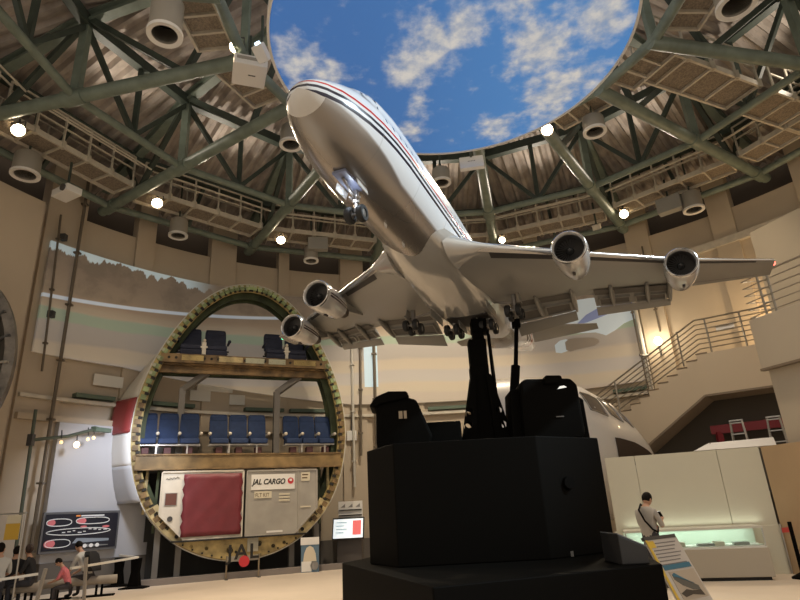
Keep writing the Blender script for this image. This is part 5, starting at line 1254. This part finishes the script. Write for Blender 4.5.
l = bpy.data.lights.new('arm_spot', 'SPOT'); l.energy = 290; l.color = (.82, .88, 1.); l.spot_size = R(105); l.spot_blend = .8; l.shadow_soft_size = .3
o = bpy.data.objects.new('arm_spot', l); COL.objects.link(o); o.location = pol(-52, 10.6, 4.6); o.rotation_euler = (pol(-49.5, 13.4, 2.3)-pol(-52, 10.6, 4.6)).to_track_quat('-Z', 'Y').to_euler()
# ---------------------------------------------------------------- dark information board with section drawings
p0, p1 = pol(-57.8, 13.32, 0), pol(-48.8, 13.30, 0); bx0 = (p1-p0).normalized(); Lb = (p1-p0).length
ang = math.atan2(bx0.y, bx0.x)
ib = thing('info_board', 'wide dark information board with white and pink cutaway outlines on the left wall', 'information board', p0+V(0, 0, 1.0), ang)
m = MB(); m.bb((0, -.02, -.02), (Lb, .06, 1.02)); m.build('frame', mat('board_frame_grey', (.12, .12, .125), .5), ib, bevel=.01)
m = MB(); m.bb((.06, -.035, .05), (Lb-.06, -.02, .96)); pn = m.build('panel', mat('board_navy', (.012, .014, .026), .4), ib)
M_ln = mat('board_white_line', (.70, .70, .70), .5, emit=(.8, .82, .85), estr=.12); M_pk = mat('board_pink', (.62, .16, .18), .5, emit=(.8, .25, .25), estr=.08)
def outline(nm, pts, r, mm):
    m = MB(); q = [V(x, -.04, z) for x, z in pts]; m.tube(q+[q[0], q[1]], r, 5, cap=False); return m.build(nm, mm, pn)
def oval(cx, cz, a, b, e=2.6, n=26): return [(cx+a*abs(math.cos(t))**(2/e)*(1 if math.cos(t) >= 0 else -1), cz+b*abs(math.sin(t))**(2/e)*(1 if math.sin(t) >= 0 else -1)) for t in [2*PI*k/n for k in range(n)]]
outline('section_outline', oval(.42, .75, .32, .09), .012, M_ln); outline('section_outline', oval(1.32, .77, .46, .085), .012, M_ln)
outline('side_view_outline', oval(.98, .50, .86, .085, 2.0), .011, M_ln); outline('section_outline', oval(.45, .22, .32, .10), .011, M_ln)
for cx, cz, a, b in ((.22, .75, .10, .08), (1.0, .77, .13, .085), (.24, .22, .14, .10), (1.70, .60, .10, .03), (1.08, .62, .09, .025)):
    m = MB(); m.prism(oval(cx, cz, a, b, 2), (0, .006, 0), o=(0, -.043, 0)); m.build('pink_zone', M_pk, pn)
m = MB(); m.bb((.98, -.04, .885), (1.62, -.036, .92)); m.build('title_strip', M_ln, pn)
m = MB(); m.bb((.84, -.04, .885), (.96, -.036, .925)); m.build('title_mark', mat('board_orange', (.7, .25, .06), .5, emit=(.9, .3, .08), estr=.15), pn)
rr = random.Random(3)
for k in range(9):
    x = .52+k*.14; z = .46+rr.random()*.08; m = MB(); m.bb((x, -.04, z), (x+.06+.05*rr.random(), -.036, z+.025)); m.build('seat_block', M_ln, pn)
for z0, z1, x0, x1, mm in ((.20, .33, .82, 1.82, mat('board_blue_grey', (.28, .33, .40), .5)), (.08, .17, .95, 1.82, mat('board_mid_grey', (.20, .21, .22), .5))):
    m = MB(); m.prism([(x0, z0), (x1, z0+.02), (x1, z1-.05), (x0+.1, z1)], (0, .004, 0), o=(0, -.040, 0)); m.build('photo_strip', mm, pn)
for k in range(4):
    m = MB(); m.prism(oval(1.0+k*.17, .12, .055, .05, 2), (0, .005, 0), o=(0, -.046, 0)); m.build('round_photo', M_ln, pn)
# ---------------------------------------------------------------- hanging yellow sign at far left
ys = thing('hanging_sign', 'yellow and white banner hanging from a T stand at the far left', 'sign', (-8.72, 13.9, 0))
m = MB(); m.tube([(-8.72, 13.9, 0), (-8.72, 13.9, 1.98)], .02, 8); m.build('pole', M_steel, ys, True, world=True)
m = MB(); m.tube([(-9.3, 13.9, 1.95), (-8.66, 13.9, 1.95)], .014, 8); m.build('crossbar', M_steel, ys, True, world=True)
m = MB(); m.bb((-9.12, 13.88, 1.40), (-8.80, 13.895, 1.92)); fl_ = m.build('banner', mat('banner_pale', (.58, .52, .38), .7), ys, world=True)
m = MB(); m.bb((-9.12, 13.87, 1.40), (-8.80, 13.88, 1.74)); m.build('yellow_field', mat('banner_yellow', (.55, .34, .04), .7), ys, world=True)
m = MB(); m.lathe([(.001, 0), (.2, 0), (.2, .02), (.001, .02)], 18, Matrix.Translation(V(-8.72, 13.9, 0))); m.build('base', M_dgrey, ys, world=True)
# ---------------------------------------------------------------- suspended engine cowl cut by the left edge
ec = thing('engine_cowl', 'dark open engine cowl with pale ribs mounted high at the left border', 'engine', (-9.98, 12.4, 5.2), R(38))
def ell(a, b, y, n=40): return [V(a*math.cos(2*PI*k/n), y, b*math.sin(2*PI*k/n)) for k in range(n)]
m = MB(); m.loft([ell(1.12, 1.98, -.3), ell(1.2, 2.1, .0), ell(1.1, 1.95, .55), ell(.85, 1.6, .55), ell(.92, 1.72, -.3), ell(1.12, 1.98, -.3)], cap=False); m.build('cowl_ring', mat('cowl_grey', (.16, .14, .115), .5, .3, var=.4, scale=4), ec, True)
m = MB(); m.add(ell(1.02, 1.8, .45)+ell(1.02, 1.8, .5), [tuple(range(40)), tuple(range(40, 80))[::-1]]+[(k, (k+1) % 40, 40+(k+1) % 40, 40+k) for k in range(40)]); m.build('inner_disc', M_hole, ec)
for k in range(18):
    t = 2*PI*k/18; m = MB(); c, s_ = math.cos(t), math.sin(t); m.bar(V(.5*c, .1, 1.1*s_), V(1.02*c, -.32, 1.84*s_), .09, .05); m.build('rib', M_can if k % 3 == 0 else M_dgrey, ec)
m = MB(); m.lathe([(.001, 0), (.3, .1), (.45, .4), (.5, .8)], 24, Matrix.Translation(V(0, -.3, 0)) @ Matrix.Rotation(R(-90), 4, 'X')); m.build('hub', mat('cowl_grey', (.16, .14, .115), .5, .3), ec, True)
for z in (-.7, .7):
    m = MB(); m.bar(V(-.3, .5, z), V(-.6, .95, z), .2); m.build('wall_arm', M_dgrey, ec)
# ---------------------------------------------------------------- barrier rails, benches
M_rw = mat('white_rail', (.72, .69, .62), .4); M_gp = mat('grey_post', (.32, .29, .25), .45, .3)
rb = thing('barrier_rail', 'white handrail on black wedge feet, running back to the platform', 'barrier', (-7.5, 15.8, 0))
m = MB(); m.bar((-7.45, 17.05, .76), (-7.80, 14.4, .72), .06, .05); m.build('rail', M_rw, rb, world=True)
m = MB(); m.bar((-7.45, 17.05, .76), (-8.35, 17.9, .80), .05, .045); m.build('return_rail', M_rw, rb, world=True)
for p in ((-7.48, 17.05), (-8.32, 17.88)):
    m = MB(); x, y = p; m.loft([[V(x-a, y-b, z), V(x+a, y-b, z), V(x+a, y+b, z), V(x-a, y+b, z)] for a, b, z in ((.34, .2, 0), (.34, .2, .03), (.15, .1, .06), (.10, .07, .4), (.13, .07, .74))]); m.build('foot', M_black, rb, world=True, bevel=.008)
m = MB(); m.bar((-7.60, 14.75, 0), (-7.66, 14.75, .92), .06, .06); m.build('post', M_gp, rb, world=True)
rb2 = thing('barrier_rail', 'pale handrail with grey post at the lower left corner', 'barrier', (-8.5, 13.3, 0))
m = MB(); m.bar((-8.15, 13.75, .68), (-9.1, 13.1, .60), .05, .05); m.build('rail', M_rw, rb2, world=True)
m = MB(); m.bar((-8.12, 13.75, 0), (-8.0, 13.75, .78), .06, .06); m.build('post', M_gp, rb2, world=True)
m = MB(); m.bar((-8.85, 13.25, 0), (-8.85, 13.25, .62), .04, .04); m.build('post', M_rw, rb2, world=True)
def bench(p, rz, L, label):
    t = thing('bench', label, 'bench', p, rz, 'benches before the info board')
    m = MB(); m.tube([(-L/2, 0, .36), (L/2, 0, .36)], .10, 14); o = m.build('seat_roll', mat('bench_cover', (.34, .30, .25), .7, var=.1), t, True)
    for sg in (-1, 1):
        m = MB(); m.bar(V(sg*L*.28-.06, 0, .03), V(sg*L*.28-.06, 0, .3), .05); m.bar(V(sg*L*.28+.06, 0, .03), V(sg*L*.28+.06, 0, .3), .05); m.bar(V(sg*L*.28-.35, 0, .015), V(sg*L*.28+.35, 0, .015), .3, .03); m.build('leg', M_black, t)
bench((-8.15, 15.45, 0), R(20), 1.7, 'round grey-brown bench roll under the bending adult')
bench((-8.95, 14.30, 0), R(24), 1.0, 'grey-brown bench roll beside the seated group at far left')
# ---------------------------------------------------------------- people
M_skin = mat('skin', (.46, .26, .17), .55); M_hair = mat('dark_hair', (.008, .006, .005), .65, spec=.1)
def body(J_, rad, mats, parent, H=1.7):
    """one skinned, continuous figure; J_ = joints in local metres"""
    names = list(J_); idx = {k: i for i, k in enumerate(names)}
    E = [('pelvis', 'belly'), ('belly', 'chest'), ('chest', 'neck'), ('neck', 'skull'), ('chest', 'shl'), ('shl', 'ell'), ('ell', 'wrl'), ('wrl', 'hal'), ('chest', 'shr'), ('shr', 'elr'), ('elr', 'wrr'), ('wrr', 'har'),
         ('pelvis', 'hil'), ('hil', 'knl'), ('knl', 'anl'), ('anl', 'tol'), ('pelvis', 'hir'), ('hir', 'knr'), ('knr', 'anr'), ('anr', 'tor')]
    kind = {'neck': 0, 'skull': 0, 'shl': 1, 'shr': 1, 'ell': 1, 'elr': 1, 'wrl': 0, 'wrr': 0, 'hal': 0, 'har': 0, 'belly': 1, 'chest': 1, 'hil': 2, 'hir': 2, 'knl': 2, 'knr': 2, 'anl': 2, 'anr': 2, 'tol': 3, 'tor': 3}
    me = bpy.data.meshes.new('body'); me.from_pydata([tuple(J_[k]) for k in names], [(idx[a], idx[b]) for a, b in E], [])
    o = bpy.data.objects.new('tmp_body', me); COL.objects.link(o)
    sk = o.modifiers.new('skin', 'SKIN'); sk.use_smooth_shade = True
    for k in names:
        v = me.skin_vertices[0].data[idx[k]]; r = rad.get(k, rad.get(k[:2], .05)); v.radius = r if isinstance(r, tuple) else (r, r); v.use_root = (k == 'pelvis')
    ss = o.modifiers.new('sub', 'SUBSURF'); ss.levels = 2; ss.render_levels = 2
    bpy.context.view_layer.update(); dg = bpy.context.evaluated_depsgraph_get()
    out = bpy.data.meshes.new_from_object(o.evaluated_get(dg)); bpy.data.objects.remove(o)
    verts = [v.co.copy() for v in out.vertices]; faces = [list(p.vertices) for p in out.polygons]; bpy.data.meshes.remove(out)
    mb = MB(); mb.add(verts, faces)
    seg = [(Vector(J_[a]), Vector(J_[b]), kind[b]) for a, b in E]
    for i, f in enumerate(mb.f):
        c = sum((mb.v[j] for j in f), Vector())/len(f); best = (9, 0); up_ = Vector(J_['neck'])-Vector(J_['chest'])
        for a, b, k in seg:
            d = b-a; t = max(0, min(1, (c-a).dot(d)/d.length_squared)); dist = (c-(a+d*t)).length
            if k == 0 and b == Vector(J_['neck']): k = 1 if t < .93 else 0
            if dist < best[0]: best = (dist, k)
        mb.mi[i] = best[1]
    # head with nose, brow, chin and ears, turned towards J_['look']
    hd = Vector(J_['skull']); lk = (Vector(J_['look'])-hd).normalized() if 'look' in J_ else Vector((0,-1,0))
    return mb, hd, lk
def person(label, p, rz, J_, mats, rad=None, H=1.7, hair=None, s=1.):
    t = thing('person', label, 'person', p, rz)
    r = dict(pelvis=(.15, .12), belly=(.145, .105), chest=(.165, .115), neck=.055, skull=.06, sh=.062, el=.045, wr=.030, ha=.034, hi=.088, kn=.062, an=.042, to=.036); r.update(rad or {})
    r = {k: (tuple(x*s for x in v) if isinstance(v, tuple) else v*s) for k, v in r.items()}
    look = J_.pop('look', None); Jt = dict(J_)
    mb, hd, _ = body(Jt, r, mats, t); lk = (Vector(look)-hd).normalized() if look else Vector((0, -1, 0))
    sd = lk.cross(Vector((0,0,1))).normalized(); up = sd.cross(lk); M = Matrix((sd, -lk, up)).transposed()
    hd = hd+up*.07*s
    mb.k = 0; mb.ball(hd, (.075*s, .095*s, .112*s), 16, 12, M); mb.ball(hd+M @ V(0, -.012, -.06)*s, (.056*s, .075*s, .055*s), 12, 8, M)
    mb.ball(hd+M @ V(0, -.098, -.012)*s, (.013*s, .02*s, .022*s), 8, 6, M)
    for sg in (-1, 1): mb.ball(hd+M @ V(sg*.076, .005, -.01)*s, (.012*s, .02*s, .032*s), 8, 6, M)
    for sd_, hk, wk in (('l', 'hal', 'wrl'), ('r', 'har', 'wrr')):               # five fingers each
        h = Vector(J_[hk]); d = (h-Vector(J_[wk])).normalized(); q = d.cross(Vector((0,0,1))); q = q.normalized() if q.length > .1 else Vector((1,0,0)); w = q.cross(d).normalized()
        for k, ln in enumerate((.065, .075, .07, .055)):
            b = h+q*(k-1.5)*.019*s-d*.02*s; mb.tube([b, b+d*ln*.55*s+w*.004, b+d*ln*.9*s-w*.02*s, b+d*ln*1.05*s-w*.04*s], [.0095*s, .009*s, .008*s, .006*s], 6)
        b = h-d*.04*s+q*(.03 if sd_ == 'l' else -.03)*s; mb.tube([b, b+d*.03*s+q*(.025 if sd_ == 'l' else -.025)*s, b+d*.06*s+q*(.022 if sd_ == 'l' else -.022)*s-w*.012*s], [.011*s, .010*s, .007*s], 6)
    bo = mb.build('body', mats, t, True, angle=80)
    m = MB(); m.ball(hd+M @ V(0, .018, .022)*s, (.086*s, .098*s, .112*s), 18, 12, M)
    keep = [v for v in m.v]
    # cut the cap away from the face
    fs = [f for f in m.f if not (((sum((m.v[j] for j in f), Vector())/len(f)-hd) @ (M @ V(0,-1,0)) > .035*s) and ((sum((m.v[j] for j in f), Vector())/len(f)-hd) @ (M @ V(0,0,1)) < .06*s))]
    fs = [f for f in fs if (sum((m.v[j] for j in f), Vector())/len(f)-hd) @ (M @ V(0,0,1)) > (-.065*s if (sum((m.v[j] for j in f), Vector())/len(f)-hd) @ (M @ V(0,-1,0)) > -.02*s else -.10*s)]
    m.f = fs; m.mi = [0]*len(fs); hr = m.build('hair', hair or M_hair, t, True); md = hr.modifiers.new('thick', 'SOLIDIFY'); md.thickness = .012
    # eyes and mouth
    m = MB()
    for sg in (-1, 1): m.ball(hd+M @ V(sg*.03, -.086, .012)*s, (.010*s, .008*s, .006*s), 8, 6, M)
    m.build('eyes', M_hair, t, True); m = MB(); m.ball(hd+M @ V(0, -.087, -.062)*s, (.022*s, .006*s, .005*s), 8, 6, M); m.build('mouth', mat('lips', (.30, .11, .09), .5), t, True)
    return t, hd, M
def seated(seat=.46, lean=.12, twist=0., s=1., arms='lap'):
    y = -lean
    J_ = dict(pelvis=V(0, 0, seat+.10), belly=V(0, y*.4, seat+.28), chest=V(twist*.02, y, seat+.48), neck=V(twist*.03, y*1.25, seat+.64), skull=V(twist*.03, y*1.5-.02, seat+.72),
              shl=V(.19, y, seat+.54), shr=V(-.19, y, seat+.54), ell=V(.23, y-.10, seat+.30), elr=V(-.23, y-.10, seat+.30), wrl=V(.12, y-.28, seat+.22), wrr=V(-.12, y-.28, seat+.22), hal=V(.07, y-.35, seat+.21), har=V(-.07, y-.35, seat+.21),
              hil=V(.10, -.02, seat+.06), hir=V(-.10, -.02, seat+.06), knl=V(.12, -.42, seat+.05), knr=V(-.12, -.42, seat+.05), anl=V(.12, -.40, .08), anr=V(-.12, -.40, .08), tol=V(.13, -.56, .04), tor=V(-.13, -.56, .04))
    return {k: v*s for k, v in J_.items()}
M_gs = mat('grey_shirt', (.36, .34, .31), .85, var=.06); M_pants = mat('dark_trousers', (.035, .036, .045), .85); M_shoe = mat('dark_shoes', (.02, .02, .02), .6)
M_bk = mat('black_clothes', (.014, .014, .016), .85); M_wh = mat('off_white_shirt', (.50, .49, .46), .85, var=.06); M_pink = mat('pink_shirt', (.62, .17, .20), .85, var=.25, scale=14); M_dk = mat('dark_shorts', (.05, .045, .05), .85)
# the standing man reading his phone by the showcase
Jm = dict(pelvis=V(0, 0, .88), belly=V(0, .01, 1.02), chest=V(0, .02, 1.22), neck=V(0, -.01, 1.39), skull=V(0, -.045, 1.46), shl=V(.185, .02, 1.30), shr=V(-.185, .02, 1.30), ell=V(.235, -.07, 1.04), elr=V(-.235, -.07, 1.04),
          wrl=V(.09, -.28, 1.14), wrr=V(-.08, -.28, 1.13), hal=V(.055, -.34, 1.19), har=V(-.05, -.34, 1.18), hil=V(.09, 0, .82), hir=V(-.09, 0, .82), knl=V(.10, -.03, .46), knr=V(-.10, -.02, .46), anl=V(.11, .02, .08), anr=V(-.11, .03, .08), tol=V(.13, -.14, .035), tor=V(-.13, -.13, .035), look=V(0, -.36, 1.22))
t, hd, M = person('man in a grey T-shirt with dark shoulder strap, standing with a phone by the showcase', (4.36, 11.62, 0), R(122), Jm, [M_skin, M_gs, M_pants, M_shoe])
m = MB(); m.tube([V(.10, -.115, 1.36), V(.10, .0, 1.435), V(.06, .13, 1.34), V(-.05, .155, 1.15), V(-.16, .12, 1.0), V(-.17, .0, .95), V(-.10, -.12, 1.03), V(.05, -.13, 1.22), V(.10, -.115, 1.36)], .018, 6); m.build('shoulder_strap', M_hair, t, True)
ph = thing('phone', 'dark phone with a bright screen held by the standing man', 'phone', (4.36, 11.62, 0), R(122))
Mp = Matrix.Rotation(R(-35), 3, 'X'); m = MB(); m.box(V(0, -.385, 1.235), (.075, .010, .15), Mp); m.build('case', M_black, ph, bevel=.004); m = MB(); m.box(V(0, -.378, 1.239), (.066, .003, .135), Mp); m.build('screen', mat('phone_screen', (.9, .9, .9), .3, emit=(1, 1, 1), estr=1.2), ph)
# seated group at the far left, looking left
J1 = seated(.44, .06, s=1.0); J1['look'] = V(-.6, -1.2, 1.2)
person('person in a pale grey shirt seated at the left border, back to the viewer', (-8.92, 13.55, 0), R(215), J1, [M_skin, M_wh, M_pants, M_shoe])
J2 = seated(.44, .10, s=.93); J2['look'] = V(-.3, -1.5, .9)
person('dark-haired person in dark clothes seated behind the grey shirt', (-8.98, 14.15, 0), R(200), J2, [M_skin, M_bk, M_pants, M_shoe], s=.93)
J3 = seated(.44, .08, s=.95); J3['look'] = V(-.9, -.8, 1.2)
t, hd, M = person('person in black with tied-up brown hair, seated rightmost of the left group', (-8.62, 14.30, 0), R(285), J3, [M_skin, M_bk, M_pants, M_shoe], s=.95, hair=mat('brown_hair', (.035, .018, .012), .55))
m = MB(); m.ball(hd+M @ V(0, .12, .03), (.04, .05, .05), 10, 8, M); m.build('hair_bun', mat('brown_hair', (.035, .018, .012), .55), t, True)
# bending adult and child at the bench
J4 = seated(.40, .26, s=.98); J4['look'] = V(-.25, -1.0, .55)
J4['wrl'] = V(.16, -.50, .55); J4['hal'] = V(.12, -.57, .52); J4['wrr'] = V(-.14, -.52, .55); J4['har'] = V(-.10, -.59, .52)
t, hd, M = person('adult in an off-white shirt bending forward on the bench, dark pack on the back', (-7.92, 15.50, 0), R(255), J4, [M_skin, M_wh, M_dk, M_shoe], s=.98)
m = MB(); m.loft([[V(x*w, y0+.07, z), V(x*w, y0+.22, z), V(-x*w, y0+.22, z), V(-x*w, y0+.07, z)] for x, y0, z, w in ((.14, -.02, .58, 1), (.17, -.08, .75, 1), (.16, -.15, .95, 1), (.10, -.2, 1.02, 1))]); m.build('backpack', M_bk, t, True)
J5 = seated(.38, .22, s=.74); J5['look'] = V(0, -.7, .35)
person('child in a pink shirt and dark shorts bending over beside the adult', (-7.95, 14.72, 0), R(285), J5, [M_skin, M_pink, M_dk, M_skin], s=.74)
# ---------------------------------------------------------------- light
w = bpy.data.worlds.new('hall_air'); SC.world = w; w.use_nodes = True
w.node_tree.nodes['Background'].inputs[0].default_value = (1., .89, .76, 1); w.node_tree.nodes['Background'].inputs[1].default_value = .62
def lamp(nm, p, aim, power, col, size=80, blend=.7, soft=.25):
    l = bpy.data.lights.new(nm, 'SPOT'); l.energy = power; l.color = col; l.spot_size = R(size); l.spot_blend = blend; l.shadow_soft_size = soft
    o = bpy.data.objects.new(nm, l); COL.objects.link(o); o.location = p; o.rotation_euler = (Vector(aim)-Vector(p)).to_track_quat('-Z', 'Y').to_euler(); return o
WARM = (1., .82, .60)
# added fill lights without fixtures, brightening the roof deck from below
for a in (-66, -44, -21.5, .5, 22, 43.5, 71):
    lamp('roof_fill_light', pol(a, 11.0, 12.2), pol(a, 4.5, 14.2), 230, (1., .86, .70), 125, .8, .2)
# added lights without fixtures for floor, section, wall and stairs
lamp('floor_fill_light', (-3.5, 15.5, 11.2), (-4.2, 16.5, 0), 2600, WARM, 62)
lamp('floor_fill_light', (6.5, 10.5, 11.0), (5.6, 11.2, 0), 1100, WARM, 50)
lamp('section_fill_light', (-4.5, 9.5, 11.2), (-5.3, 18.6, 4.0), 900, WARM, 42)
lamp('wall_fill_light', (.5, 15.5, 11.2), (.8, 22.6, 4.6), 2600, (1., .86, .66), 70)
lamp('stair_fill_light', (5.5, 9.0, 11.2), (9.5, 18, 5), 1100, WARM, 50)
# cool stage spot from the right catwalk on the jet's port side
lamp('stage_spot', (11.2, 3.2, 10.6), (.3, 5.4, 4.4), 6500, (.74, .90, 1.), 34, .6, .2)
